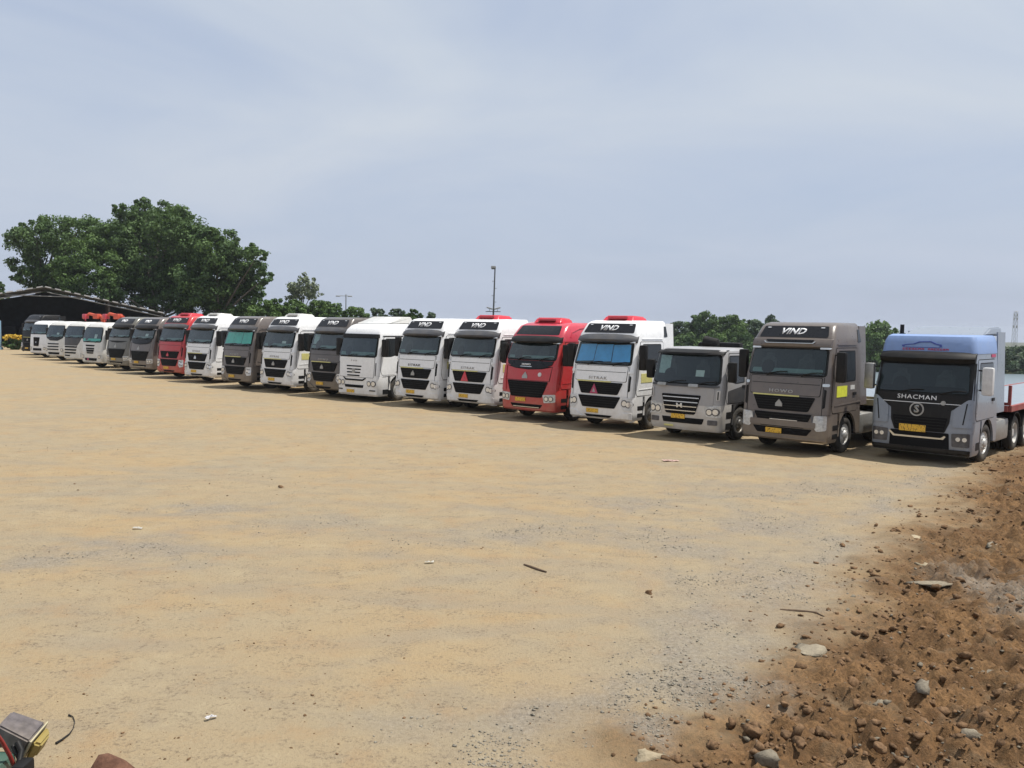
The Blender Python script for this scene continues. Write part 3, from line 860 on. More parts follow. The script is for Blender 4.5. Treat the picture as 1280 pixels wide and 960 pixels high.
SA = Surf('bonnet', [(.34, 1.36, -.95, 1.20), (.42, 1.43, -.95, 1.24), (.95, 1.44, -.95, 1.25), (1.45, 1.40, -.95, 1.25), (2.15, 1.26, -.95, 1.24), (2.80, 1.00, -.95, 1.19), (3.05, .95, -.95, 1.17), (3.40, .62, -1.0, 1.10), (3.50, .35, -1.0, 1.03), (3.54, .08, -1.0, .96)], .10, .17)
def truck_bonnet(root, p, roof=None, letter=None, unit=None, badge=True, lines=True, rim=RIMD, smile=True, dash=DASH):
    c = Cab(root, SA)
    link('cab', cached(('cabA', p.name), lambda: bm_mesh('cab', SA.shell(1.14, 2.86), p, 35)), root)
    link('roof', cached(('roofA', (roof or p).name), lambda: bm_mesh('roof', SA.shell(2.86, 3.54, off=.006), roof or p, 35)), root)
    bump = link('bumper', cached(('bumpA', p.name), lambda: bm_mesh('bumper', SA.shell(.36, 1.135, yr=.62, off=.004), p, 35)), root)
    rp = c.fp('roof_panel', trap(1.0, .90, 3.09, 3.42), DKPANEL, .018, rad=.06)
    if letter: c.text(letter, .04, 3.26, .22, LETW, .026, .28, .012, 1.2, rp)
    v = c.sweep('sun_visor', [(.0, 3.06), (.12, 3.03), (.24, 2.94), (.28, 2.85), (.24, 2.80), (.0, 2.80)], PLASTIC, 1.16, taper=.4)
    for sg in (1, -1):
        c.fp('cab_marker', rect(sg*1.0-.13, sg*1.0+.13, 2.78, 2.82), LENS, .07, -.02, rad=.02)
    c.windscreen(2.22, 2.78, 1.10, 1.04, dash=dash)
    if smile:
        s_ = c.fp('hood_panel', [(-1.06, 2.16), (-1.0, 2.02), (-.62, 1.90), (0, 1.865), (.62, 1.90), (1.0, 2.02), (1.06, 2.16)], DKPANEL, .03, -.02)
        if lines:
            c.text('HOWO', .10, 2.02, .085, LETW, .042, 0, .004, 1.4, s_)
            c.fp('chrome_strip', rect(-.16, .36, 1.935, 1.96), CHROME, .04, .02, s_)
    c.fp('nose_seam', [(-.98, 1.445), (.98, 1.445), (1.04, 1.965), (-1.04, 1.965)], PLASTIC, .006, -.02)
    c.fp('nose_panel', [(-.96, 1.46), (.96, 1.46), (1.02, 1.95), (.62, 1.87), (0, 1.835), (-.62, 1.87), (-1.02, 1.95)], p, .014, -.02)
    c.fp('emblem', [(-.02, 1.52), (.22, 1.52), (.22, 1.60), (.10, 1.76), (-.02, 1.60)], STEEL, .03, .0)
    if badge: c.fp('badge', disc(-.55, 1.68, .075), STICKW, .026, .0)
    g = c.fp('upper_grille', trap(.70, .93, .86, 1.43), GRILLE, .024, -.02, rad=.05)
    c.slats(g, 6, .9, 1.4, .70, .88, PLASTIC, .032, .016)
    c.headlights([(.80, .68), (.74, .97), (1.22, 1.0), (1.22, .72)], LAMPG, lens=((.90, .83, .07), (1.08, .84, .07)))
    c.plate(.25, .76)
    c.fp('bumper_slot', trap(.62, .74, .47, .61), GRILLE, .014, -.02, bump, rad=.04)
    c.fp('bumper_lip', trap(.60, .60, .49, .515), CHROME, .022, .0, bump)
    for sg in (1, -1):
        c.fp('corner_panel', [(sg*.98, 1.05), (sg*1.235, 1.05), (sg*1.235, 1.96), (sg*1.05, 1.96)], p, .03, -.03, rad=.03)
        d = c.door(sg, 1.18, 2.83, -.62, [(.78, 2.10), (.62, 2.76), (-.46, 2.76), (-.46, 2.02), (.44, 2.0)], p)
        c.sp('side_crease', sg, [(-.9, 1.40), (.95, 1.36), (.95, 1.385), (-.9, 1.425)], p, .02, .0, d)
        c.sp('roof_crease', sg, [(.40, 3.02), (.30, 3.2), (-.2, 3.34), (-.85, 3.40), (-.85, 3.38), (-.2, 3.32), (.28, 3.18), (.37, 3.02)], roof or p, .03, -.01)
        c.mirror(sg, 2.0, 2.76, y=.94)
    steps(c)
    c.fender(p); c.arch(PLASTIC, .645, .85, 1.24)
    side_fairing(root, roof or p, 2.9, 3.55, -.98, -1.55, 1.19, 1.06)
    side_fairing(root, p, 1.3, 2.88, -.97, -1.45, 1.235, 1.20)
    if unit: roof_unit(root, unit, -.50, .30, 3.53, .19, .64)
    add_wheels(root, rim); add_chassis(root)
    return c

SU = Surf('round', [(.24, 1.36, -.95, 1.18), (.34, 1.43, -.95, 1.23), (.95, 1.42, -.95, 1.24), (1.95, 1.36, -.95, 1.24), (2.75, 1.16, -.95, 1.20), (2.92, 1.12, -1.0, 1.18), (3.12, 1.02, -1.0, 1.14), (3.28, .84, -1.0, 1.07), (3.36, .60, -1.0, 1.0), (3.39, .25, -1.0, .93)], .07, .17)
def truck_round(root, p):
    c = Cab(root, SU)
    link('cab', cached(('cabU', p.name), lambda: bm_mesh('cab', SU.shell(1.14, 3.39), p, 35)), root)
    bump = link('bumper', cached(('bumpU', p.name), lambda: bm_mesh('bumper', SU.shell(.26, 1.135, yr=.62, off=.004), p, 35)), root)
    c.fp('sun_visor', trap(1.14, 1.10, 2.76, 2.93), PLASTIC, .10, -.02, rad=.04)
    c.windscreen(1.98, 2.76, 1.12, 1.06)
    c.fp('hood_seam', trap(1.065, 1.095, 1.045, 1.935), PLASTIC, .005, -.02, rad=.05)
    h = c.fp('hood_panel', trap(1.05, 1.08, 1.06, 1.92), p, .014, rad=.05)
    c.text('FUD', .13, 1.765, .085, LETG, .02, 0, .003, 1.6, h, space=1.8)
    for k in range(4):
        z = 1.53 - k*.135
        c.fp('grille_bar', rect(-.34+.03*k, .60-.02*k, z-.028, z+.028), GRILLE, .022, -.0, h, rad=.012)
    em = c.fp('emblem', rect(.05, .22, 1.23, 1.42), STEEL, .03, .0, h, rad=.02)
    c.fp('lower_grille', [(-.62, 1.06), (-.42, .97), (.62, .97), (.80, 1.06), (.80, 1.02), (.64, .90), (-.44, .90), (-.62, 1.0)], GRILLE, .02, -.01, bumper=True)
    c.fp('bumper_slot', trap(.56, .60, .60, .72, .1), GRILLE, .016, -.02, bump, rad=.02)
    c.plate(.30, .44)
    c.headlights([(.72, .66), (.66, .92), (1.20, .94), (1.20, .68)], STICKW, lens=((.82, .80, .085), (1.06, .80, .095)))
    for sg in (1, -1):
        c.fp('fog_lamp', rect(sg*1.0-.16, sg*1.0+.16, .48, .53), PLASTIC, .02, .0, bump, rad=.02)
        c.fp('air_vent', [(sg*1.12, 1.15), (sg*1.15, 1.15), (sg*1.16, 1.7), (sg*1.13, 1.7)], GREYPL, .012, -.02)
        d = c.door(sg, 1.18, 2.80, -.42, [(.92, 1.98), (.78, 2.72), (-.14, 2.72), (-.14, 2.12), (.5, 1.98)], p)
        c.sp('rear_window', sg, rect(-.82, -.42, 2.14, 2.72), GLASSD, .014, .0, rad=.04)
        c.sp('gutter', sg, [(-.9, 2.84), (.95, 2.84), (.95, 2.87), (-.9, 2.87)], PLASTIC, .02, .0)
        c.sp('cab_vent', sg, [(-.25, 1.28), (.25, 1.28), (-.05, 1.40), (-.25, 1.42)], PLASTIC, .014, .0, rad=.02)
        c.sp('lower_crease', sg, [(-.9, 1.20), (1.0, 1.12), (1.0, 1.14), (-.9, 1.225)], p, .02, .0)
        c.sp('rear_panel', sg, rect(-.93, -.60, 1.2, 2.05), GREYPL if sg > 0 else STEEL, .012, .0, rad=.02)
        c.mirror(sg, 1.96, 2.72, y=1.04, wid=.28, out=.22)
    steps(c, ((.34, .55),))
    c.fender(p); c.arch(GREYPL, .645, .85, 1.23)
    # rising wind deflector on the roof
    def mk():
        bm = bmesh.new()
        A = [bm.verts.new(q) for q in ((-1.0, .45, 3.385), (1.0, .45, 3.385), (.98, -1.15, 3.385), (-.98, -1.15, 3.385))]
        B = [bm.verts.new(q) for q in ((-.95, .40, 3.40), (.95, .40, 3.40), (.90, -.45, 3.70), (-.90, -.45, 3.70))]
        C = [bm.verts.new(q) for q in ((.90, -1.1, 3.70), (-.90, -1.1, 3.70))]
        bm.faces.new((A[0], A[1], B[1], B[0])); bm.faces.new((B[0], B[1], B[2], B[3])); bm.faces.new((B[3], B[2], C[0], C[1]))
        bm.faces.new((A[1], A[2], C[0], B[2], B[1])); bm.faces.new((A[3], A[0], B[0], B[3], C[1])); bm.faces.new((A[2], A[3], C[1], C[0])); bm.faces.new(A[::-1])
        bmesh.ops.bevel(bm, geom=bm.edges[:], offset=.04, segments=2, affect='EDGES')
        return bm_mesh('roof_deflector', bm, IVORY, 40)
    link('roof_deflector', cached('deflU', mk), root)
    add_wheels(root, RIMW); add_chassis(root)
    return c

SH = Surf('day', [(.30, 1.36, -.55, 1.18), (.42, 1.43, -.55, 1.22), (1.08, 1.42, -.55, 1.24), (1.66, 1.38, -.55, 1.235), (1.76, 1.35, -.55, 1.23), (2.62, 1.12, -.55, 1.16), (2.74, 1.06, -.55, 1.12), (2.80, .88, -.55, 1.03), (2.83, .55, -.55, .95)], .10, .2)
def truck_day(root, p):
    c = Cab(root, SH)
    link('cab', cached('cabH', lambda: bm_mesh('cab', SH.shell(1.14, 2.83), p, 35)), root)
    bump = link('bumper', cached('bumpH', lambda: bm_mesh('bumper', SH.shell(.32, 1.135, yr=.62, off=.004), DUSTYB, 35)), root)
    c.sweep('sun_visor', [(.0, 2.78), (.12, 2.77), (.22, 2.68), (.20, 2.62), (.0, 2.63)], PLASTIC, 1.12, taper=.6)
    c.windscreen(1.76, 2.62, 1.12, 1.04, curtain=True, rad=.16, dash=PLASTIC)
    c.fp('wiper_ledge', trap(1.14, 1.14, 1.655, 1.715), GREYPL, .05, -.02, rad=.03)
    for x in (.75, -.35):
        c.fp('wiper_motor', rect(x-.16, x+.16, 1.65, 1.74), STEEL, .10, .0, rad=.03)
    h = c.fp('hood_panel', trap(.98, 1.0, 1.10, 1.64), p, .014, rad=.05)
    g = c.fp('upper_grille', trap(.50, .68, .81, 1.40, .08), GRILLE, .03, -.02, rad=.06)
    c.slats(g, 4, .84, 1.38, .52, .64, CHROME, .045, .028, cx=.08)
    c.fp('emblem', [(-.02, 1.0), (.03, 1.0), (.06, 1.05), (.12, 1.05), (.13, 1.0), (.18, 1.0), (.20, 1.14), (.15, 1.14), (.13, 1.09), (.06, 1.09), (.05, 1.14), (.0, 1.14)], CHROME, .06, .03, g)
    c.headlights([(.76, .76), (.72, 1.08), (1.21, 1.12), (1.21, .76)], LAMPG, lens=((.88, .92, .08), (1.07, .93, .085)))
    c.fp('bumper_slot', trap(.66, .72, .53, .70), GRILLE, .016, -.02, bump, rad=.03)
    for sg in (1, -1):
        c.fp('fog_lamp', rect(sg*.98-.15, sg*.98+.15, .53, .68), LAMPD, .018, .0, bump, rad=.03)
        c.fp('air_vent', [(sg*1.08, 1.28), (sg*1.18, 1.28), (sg*1.18, 1.58), (sg*1.08, 1.58)], DUSTYB, .03, -.02, rad=.03)
        c.fp('vent_slot', [(sg*1.11, 1.30), (sg*1.14, 1.30), (sg*1.14, 1.54), (sg*1.11, 1.54)], PLASTIC, .034, .02)
        d = c.door(sg, 1.18, 2.66, -.30, [(.88, 1.88), (.76, 2.58), (-.14, 2.58), (-.14, 1.80), (.4, 1.78)], p)
        c.sp('door_trim', sg, [(-.28, 1.2), (.95, 1.2), (.95, 1.55), (-.28, 1.7)], GREYPL, .016, .0, d, rad=.06)
        c.mirror(sg, 1.82, 2.42, y=1.0, wid=.24, out=.20)
    c.plate(.14, .735)
    c.fp('bumper_sticker', rect(.30, .62, .40, .46), STICKP, .02, .0, bump)
    steps(c, ((.38, .58), (.72, .92)))
    c.fender(GREYPL, y1=-.70); c.arch(PLASTIC, .645, .80, 1.24)
    def mk():
        bm = bmesh.new()
        tube(bm, [(.0, -.85, 1.0), (.0, -.85, 2.7), (.1, -.80, 2.95), (.5, -.75, 3.02)], [.14, .14, .16, .16], 10)
        bx(bm, -.75, .75, -1.05, -.75, 2.72, 2.98, .1)
        return bm_mesh('air_intake', bm, PLASTIC, 40)
    link('air_intake', cached('intakeH', mk), root)
    add_wheels(root, RIMD); add_chassis(root)
    return c

SX = Surf('blue', [(.24, 1.36, -.95, 1.20), (.34, 1.43, -.95, 1.24), (.90, 1.44, -.95, 1.25), (1.60, 1.40, -.95, 1.25), (1.82, 1.38, -.95, 1.245), (2.60, 1.16, -.95, 1.20), (2.90, 1.10, -.95, 1.18), (3.18, 1.05, -.98, 1.14), (3.31, .98, -1.0, 1.09), (3.36, .82, -1.0, 1.03)], .07, .14)
def truck_blue(root):
    c = Cab(root, SX)
    p = BLUES
    link('cab', cached('cabX', lambda: bm_mesh('cab', SX.shell(1.14, 2.88), p, 35)), root)
    rf = link('roof', cached('roofX', lambda: bm_mesh('roof', SX.shell(2.88, 3.36, off=.008), BLUEP, 35)), root)
    bump = link('bumper', cached('bumpX', lambda: bm_mesh('bumper', SX.shell(.26, 1.135, yr=.62, off=.004), p, 35)), root)
    # the outline of a car and a line of red lettering, too small to read
    P = [(.62, 3.02), (.66, 3.07), (.50, 3.10), (.36, 3.11), (.22, 3.17), (-.08, 3.185), (-.22, 3.12), (-.34, 3.10), (-.36, 3.03), (-.30, 3.03), (-.29, 3.075), (-.18, 3.10), (-.07, 3.155), (.19, 3.145), (.33, 3.09), (.50, 3.075), (.58, 3.055), (.57, 3.02)]
    c.fp('car_outline', [(x + .0, z) for x, z in P], LETBL, .020, .004, rf)
    c.fp('car_outline', rect(-.30, .55, 3.012, 3.026), LETBL, .020, .004, rf)
    rr_ = random.Random(5)
    x = .62
    while x > -.45:
        w = rr_.uniform(.045, .075)
        if not (.03 < x < .13):
            z = 2.945
            q = rr_.random()
            sh = [(x, z), (x-.016, z), (x-.016, z+.022), (x-w+.016, z+.022), (x-w+.016, z), (x-w, z), (x-w, z+.05), (x, z+.05)] if q < .5 else [(x, z), (x-w, z), (x-w, z+.015), (x-.018, z+.015), (x-.018, z+.036), (x-w, z+.036), (x-w, z+.05), (x, z+.05)]
            c.fp('lettering', sh, LETR, .020, .004, rf)
        x -= w + .016
    c.sweep('sun_visor', [(.0, 2.92), (.10, 2.91), (.26, 2.84), (.30, 2.74), (.16, 2.62), (.0, 2.62)], PLASTIC, 1.17, taper=.5)
    c.fp('windscreen_band', trap(1.235, 1.19, 1.60, 2.64), BLACKP, .004, -.02)
    c.windscreen(1.86, 2.57, 1.12, 1.07, dash=PLASTIC, wipers=2)
    h = c.fp('hood_panel', [(-.62, .84), (.62, .84), (.72, 1.10), (.74, 1.42), (1.10, 1.62), (1.12, 1.82), (-1.12, 1.82), (-1.10, 1.62), (-.74, 1.42), (-.72, 1.10)], BLACKP, .016, -.02, rad=.03)
    c.text('SHACMAN', .10, 1.715, .16, LETW, .03, 0, .0, 1.2, h, space=1.12)
    c.fp('chrome_strip', [(-.98, 1.57), (.98, 1.57), (.98, 1.588), (-.98, 1.588)], CHROME, .03, .01, h)
    ring = [(.08 + .18*math.cos(2*math.pi*k/20), 1.40 + .17*math.sin(2*math.pi*k/20)) for k in range(21)] + [(.08 + .135*math.cos(2*math.pi*k/20), 1.40 + .125*math.sin(2*math.pi*k/20)) for k in range(20, -1, -1)]
    e = c.fp('emblem', disc(.08, 1.40, .18, 20), STEEL, .03, .01, h)
    c.fp('emblem_field', disc(.08, 1.40, .145, 20), BLACKP, .034, .02, e)
    c.text('S', .08, 1.40, .27, STEEL, .045, 0, .012, 1.0, e)
    c.fp('badge', disc(-.55, 1.60, .06, 10), STEEL, .034, .01, h)
    g = c.fp('upper_grille', trap(.60, .68, .86, 1.22), GRILLE, .026, .0, h, rad=.03)
    c.slats(h, 4, .90, 1.2, .58, .64, PLASTIC, .034, .016)
    c.plate(.16, .905, w=.33, h=.09)
    c.fp('chrome_strip', [(-.60, .66), (-.66, .74), (-.62, .76), (-.54, .70), (.60, .70), (.72, .80), (.76, .78), (.64, .655)], CHROME, .030, .0, bumper=True)
    lg = c.fp('lower_grille', trap(.74, .72, .40, .83), GRILLE, .018, -.02, bumper=True, rad=.03)
    c.fp('bumper_lip', trap(1.20, 1.22, .27, .42), BLACKP, .026, -.03, bump, rad=.03)
    c.headlights([(.80, .50), (.78, .84), (1.20, .86), (1.20, .50)], LAMPD, lens=((.94, .70, .055), (1.09, .70, .055)))
    for sg in (1, -1):
        c.fp('corner_panel', [(sg*.80, 1.0), (sg*1.235, 1.0), (sg*1.235, 1.72), (sg*1.12, 1.72), (sg*.80, 1.45)], BLUES, .032, -.03, rad=.05)
        c.fp('air_vent', [(sg*1.02, 1.08), (sg*1.05, 1.08), (sg*1.12, 1.62), (sg*1.09, 1.62)], PLASTIC, .037, .02)
        d = c.door(sg, 1.18, 2.72, -.60, [(.86, 1.98), (.76, 2.62), (-.44, 2.62), (-.44, 1.98), (.5, 1.90)], p)
        c.mirror(sg, 1.84, 2.55, STICKW if sg < 0 else STEEL, y=1.02, wid=.26, out=.24)
    steps(c, ((.40, .60),))
    c.fender(BLUES); c.arch(PLASTIC, .645, .85, 1.24)
    side_fairing(root, BLUES, 1.25, 3.45, -.97, -1.75, 1.235, 1.16)
    c.sp('red_marking', -1, rect(-.70, -.30, 2.78, 2.86), LETR, .014, .0)
    def mk():
        bm = bmesh.new()
        A = [bm.verts.new(q) for q in ((-1.0, -.2, 3.35), (1.0, -.2, 3.35), (1.1, -1.7, 3.35), (-1.1, -1.7, 3.35))]
        B = [bm.verts.new(q) for q in ((.98, -.9, 3.56), (-.98, -.9, 3.56), (-1.05, -1.7, 3.60), (1.05, -1.7, 3.60))]
        bm.faces.new((A[0], A[1], B[0], B[1])); bm.faces.new((B[1], B[0], B[3], B[2])); bm.faces.new((A[1], A[2], B[3], B[0])); bm.faces.new((A[3], A[0], B[1], B[2])); bm.faces.new((A[2], A[3], B[2], B[3])); bm.faces.new(A[::-1])
        bmesh.ops.bevel(bm, geom=bm.edges[:], offset=.04, segments=2, affect='EDGES')
        return bm_mesh('roof_deflector', bm, BLUES, 40)
    link('roof_deflector', cached('deflX', mk), root)
    def mk2():
        bm = bmesh.new()
        tube(bm, [(.98, .1, 3.3), (.98, .1, 3.62)], [.06, .055], 8)
        return bm_mesh('roof_beacon', bm, PLASTIC, 40)
    link('roof_beacon', cached('beaconX', mk2), root)
    add_wheels(root, RIMW, steer=R(-4)); add_chassis(root)
    return c

SS = Surf('small', [(.34, 1.36, -.45, 1.18), (.44, 1.43, -.45, 1.22), (1.10, 1.42, -.45, 1.24), (1.9, 1.36, -.45, 1.235), (2.75, 1.14, -.45, 1.17), (2.98, 1.0, -.45, 1.10), (3.07, .80, -.45, 1.02), (3.12, .5, -.45, .94)], .09, .19)
def truck_small(root, p, kind, dash=DASH, shade=None, boom=None):
    c = Cab(root, SS)
    link('cab', cached(('cabS', p.name), lambda: bm_mesh('cab', SS.shell(1.14, 3.12), p, 35)), root)
    bump = link('bumper', cached(('bumpS', p.name), lambda: bm_mesh('bumper', SS.shell(.36, 1.135, yr=.62, off=.004), p, 35)), root)
    z0 = {1: 2.02, 2: 1.85, 3: 1.95, 4: 1.80}[kind]
    c.windscreen(z0, 2.76, 1.10, 1.02, rad=.12 if kind != 4 else .2, dash=dash, shade=shade)
    if kind == 1:
        g = c.fp('upper_grille', trap(.34, .44, .98, 1.72, .12), GRILLE, .03, rad=.05)
        c.fp('emblem', [(.02, 1.40), (.12, 1.2), (.22, 1.40), (.12, 1.32)], CHROME, .045, .02, g)
        c.fp('bumper_slot', trap(.60, .60, .60, .80), GRILLE, .02, -.02, bump, rad=.03)
        c.headlights([(.78, .66), (.78, .92), (1.18, .92), (1.18, .66)], LAMPG, lens=((.98, .79, .09),))
    elif kind == 2:
        c.fp('hood_panel', [(-1.05, 1.78), (-.5, 1.58), (.5, 1.58), (1.05, 1.78), (1.05, 1.82), (-1.05, 1.82)], DKPANEL, .02)
        for k in range(3):
            z = 1.28 - .22*k
            c.fp('grille_bar', [(-.6, z), (.8, z), (.86, z+.09), (-.66, z+.09)], GRILLE, .022, rad=.02, bumper=z < 1.1)
        c.fp('bumper_slot', trap(.7, .75, .50, .66), GRILLE, .02, -.02, bump, rad=.03)
        c.headlights([(.86, .72), (.84, .98), (1.2, 1.0), (1.2, .72)], LAMPG, lens=((1.02, .86, .09),))
    elif kind == 3:
        g = c.fp('hood_panel', [(-.55, 1.36), (1.04, 1.36), (1.06, 1.92), (-.98, 1.92), (-.78, 1.6)], GREYPL, .018, rad=.04)
        for k in range(3):
            z = 1.20 - .22*k
            c.fp('grille_bar', [(-.5+.06*k, z), (.98, z), (1.0, z+.11), (-.55+.06*k, z+.11)], GRILLE, .024, rad=.02, bumper=z < 1.1)
        c.fp('bumper_slot', rect(.3, .95, .56, .66), GRILLE, .02, -.02, bump, rad=.02)
        c.headlights([(.9, .56), (.9, .84), (1.2, .84), (1.2, .56)], LAMPG)
    else:
        g = c.fp('upper_grille', [(-.36, 1.48), (.60, 1.48), (.66, 1.58), (-.44, 1.58)], GRILLE, .024, rad=.03)
        c.fp('lower_grille', [(-.30, .98), (.44, .98), (.60, 1.38), (-.40, 1.38)], GRILLE, .022, rad=.05)
        c.slats(g, 2, 1.0, 1.36, .40, .48, p, .034, .02, cx=.08)
        c.fp('bumper_slot', trap(.66, .72, .50, .68), GRILLE, .02, -.02, bump, rad=.03)
        c.fp('fog_lamp', rect(.18, .42, .52, .66), LETR, .026, .0, bump, rad=.02)
        c.headlights([(.8, .62), (.8, .90), (1.2, .92), (1.2, .62)], LAMPG, lens=((.98, .77, .09),))
    for sg in (1, -1):
        c.door(sg, 1.18, 2.82, -.28, [(.86, 2.02), (.74, 2.72), (-.12, 2.72), (-.12, 1.96), (.45, 1.94)], p)
        c.mirror(sg, 1.95, 2.6, y=1.02, wid=.22, out=.18)
    steps(c)
    c.fender(p, y1=-.60); c.arch(PLASTIC, .645, .80, 1.22)
    if boom:
        def mk():
            bm = bmesh.new()
            tube(bm, [(-.2, -1.05, 1.0), (-.2, -1.05, 2.6)], [.2, .17], 10)
            for (a, b, r) in (((-.2, -1.05, 2.6), (-.3, -.85, 3.50), .16), ((-.3, -.85, 3.50), (.85, -.55, 3.74), .12), ((.85, -.55, 3.74), (1.4, -.4, 3.40), .11)):
                tube(bm, [a, b], [r, r*.9], 8)
            bx(bm, -.15, .40, -.9, -.5, 3.36, 3.74, .06)
            return bm_mesh('loader_crane', bm, boom, 40)
        cr = link('loader_crane', cached(('boom', boom.name), mk), root)
        def mk2():
            bm = bmesh.new()
            bx(bm, 1.0, 1.42, -.62, -.3, 3.36, 3.72, .05)
            tube(bm, [(1.2, -.45, 3.35), (1.2, -.45, 3.2)], [.05, .05], 6)
            return bm_mesh('crane_head', bm, PINKR, 40)
        link('crane_head', cached('boomhead', mk2), cr)
    add_wheels(root, RIMD, rears=(-3.0,)); add_chassis(root, rears=(-3.0,), tank=False)
    return c

# ------------------------------------------------------------------ ground
def terrain(x, y):
    """the lot is level fill; the land behind the row drops away"""
    x = np.asarray(x, float); y = np.asarray(y, float)
    u = (x - 11.4) * .72 + (y - 22.75) * .70
    lake = sstep(8, 26, x + 4*fbm(x*.05, y*.05, 44, 2)) * sstep(182, 172, y + 5*fbm(x*.06, y*.06, 45, 2))
    return -(4.7 + 2.8*lake) * sstep(24, 58, u) - 15.0 * sstep(230, 700, u)
WATER_Z = -5.0
def dirt_edge(x, y):
    return x - (1.55 + (y - 7.3) * .72) + .9 * fbm(x*.45, y*.45, 3, 3) + .35*fbm(x*2.1, y*2.1, 8, 3)
GRAVEL = [(880, 850, .75, 1.0, .9), (800, 915, .55, .5, .95), (735, 930, .4, .5, .6), (1265, 745, .55, 1.3, 1.0), (180, 690, 1.6, 1.0, .85), (330, 660, 1.2, .8, .7), (260, 637, 1.3, .7, .9),
          (700, 668, 2.6, .9, .75), (860, 690, 1.6, 1.0, .75), (560, 680, 1.2, .6, .6), (780, 632, 2.0, 1.0, .75), (1000, 610, 2.4, .9, .7), (1080, 600, 1.5, .8, .6), (980, 655, 1.5, .9, .8), (900, 730, 1.2, 1.2, .75), (960, 720, .8, .9, .75), (860, 790, .7, .8, .7), (530, 905, .6, .35, .5), (1000, 790, .5, .5, .55),
          (480, 690, 1.1, .5, .5), (930, 620, 1.4, .6, .7), (640, 640, 1.4, .6, .45), (250, 690, .9, .5, .7), (420, 650, .8, .4, .5), (1065, 655, .9, .9, .6)]
_G = [(on_ground(px, py), rx, ry, a) for px, py, rx, ry, a in GRAVEL]
def gravel_mask(x, y):
    m = np.zeros_like(np.asarray(x, float))
    nz = .8*fbm(x*.9, y*.9, 21, 4) + .45*fbm(x*4.0, y*4.0, 25, 3)
    e = dirt_edge(x, y)
    m = np.maximum(m, .85*np.exp(-((e + .75 + .5*nz)/.55)**2) * sstep(26, 18, y) * sstep(-.25, .25, fbm(x*.6, y*.6, 29, 3) + .12))
    for p, rx, ry, a in _G:
        d = np.sqrt(((x - p.x)/rx)**2 + ((y - p.y)/ry)**2)
        m = np.maximum(m, a * sstep(1.3, .3, d + 1.3*nz))
    return m
def dirt_mask(x, y):
    e = dirt_edge(x, y)
    return sstep(-.9, 1.3, e + .5*fbm(x*3.3, y*3.3, 17, 3)) * sstep(46, 38, y)
def gz(x, y):
    x = np.asarray(x, float); y = np.asarray(y, float)
    near = sstep(70, 30, y)
    z = terrain(x, y)
    z = z + near * (.035*fbm(x*.35, y*.35, 1, 3) + .014*fbm(x*2.3, y*2.3, 2, 3))
    # wheel ruts, running with the row
    s_ = (x*.66 + y*.75) + .8*fbm(x*.12, y*.12, 31, 2)
    z = z + near * .005 * np.sin(s_*3.4) * sstep(.0, .5, fbm(x*.2, y*.2, 33, 2) + .25)
    e = dirt_edge(x, y)
    d = sstep(.0, 1.6, e) * sstep(24, 17, y - .25*np.maximum(e, 0))
    lump = np.abs(fbm(x*1.5, y*1.5, 5, 4, .55))
    fine = np.abs(fbm(x*5.0, y*5.0, 9, 3, .6))
    z = z + d * (.05*sstep(.5, 4, e) + .30*lump - .08 + .24*fine + .05*fbm(x*11, y*11, 14, 2))
    lip = np.exp(-((e - .35)/.35)**2) * sstep(24, 17, y)
    z = z + lip * .05 * (1 + fbm(x*3, y*3, 12, 3))
    # level pads where tyres stand
    return z
TRACKS = []
for _k in range(11):
    _a = random.uniform(-.35, .25); TRACKS.append((random.uniform(8, 34), _a, random.uniform(-.012, .012), random.uniform(-9, 9)))
def track_mask(x, y):
    m = np.zeros_like(x)
    for k, (y0, a, c, x0) in enumerate(TRACKS):
        f = y0 + a*(x - x0) + c*(x - x0)**2
        sl = np.sqrt(1 + (a + 2*c*(x - x0))**2)
        d = (y - f)/sl
        for o in (-.95, .95):
            m = np.maximum(m, np.exp(-((d - o)/.20)**4) * sstep(-.2, .3, fbm(x*.35 + k, y*.35, 90 + k, 3)))
    return m
def gzf(x, y): return float(gz(np.array([x]), np.array([y]))[0])

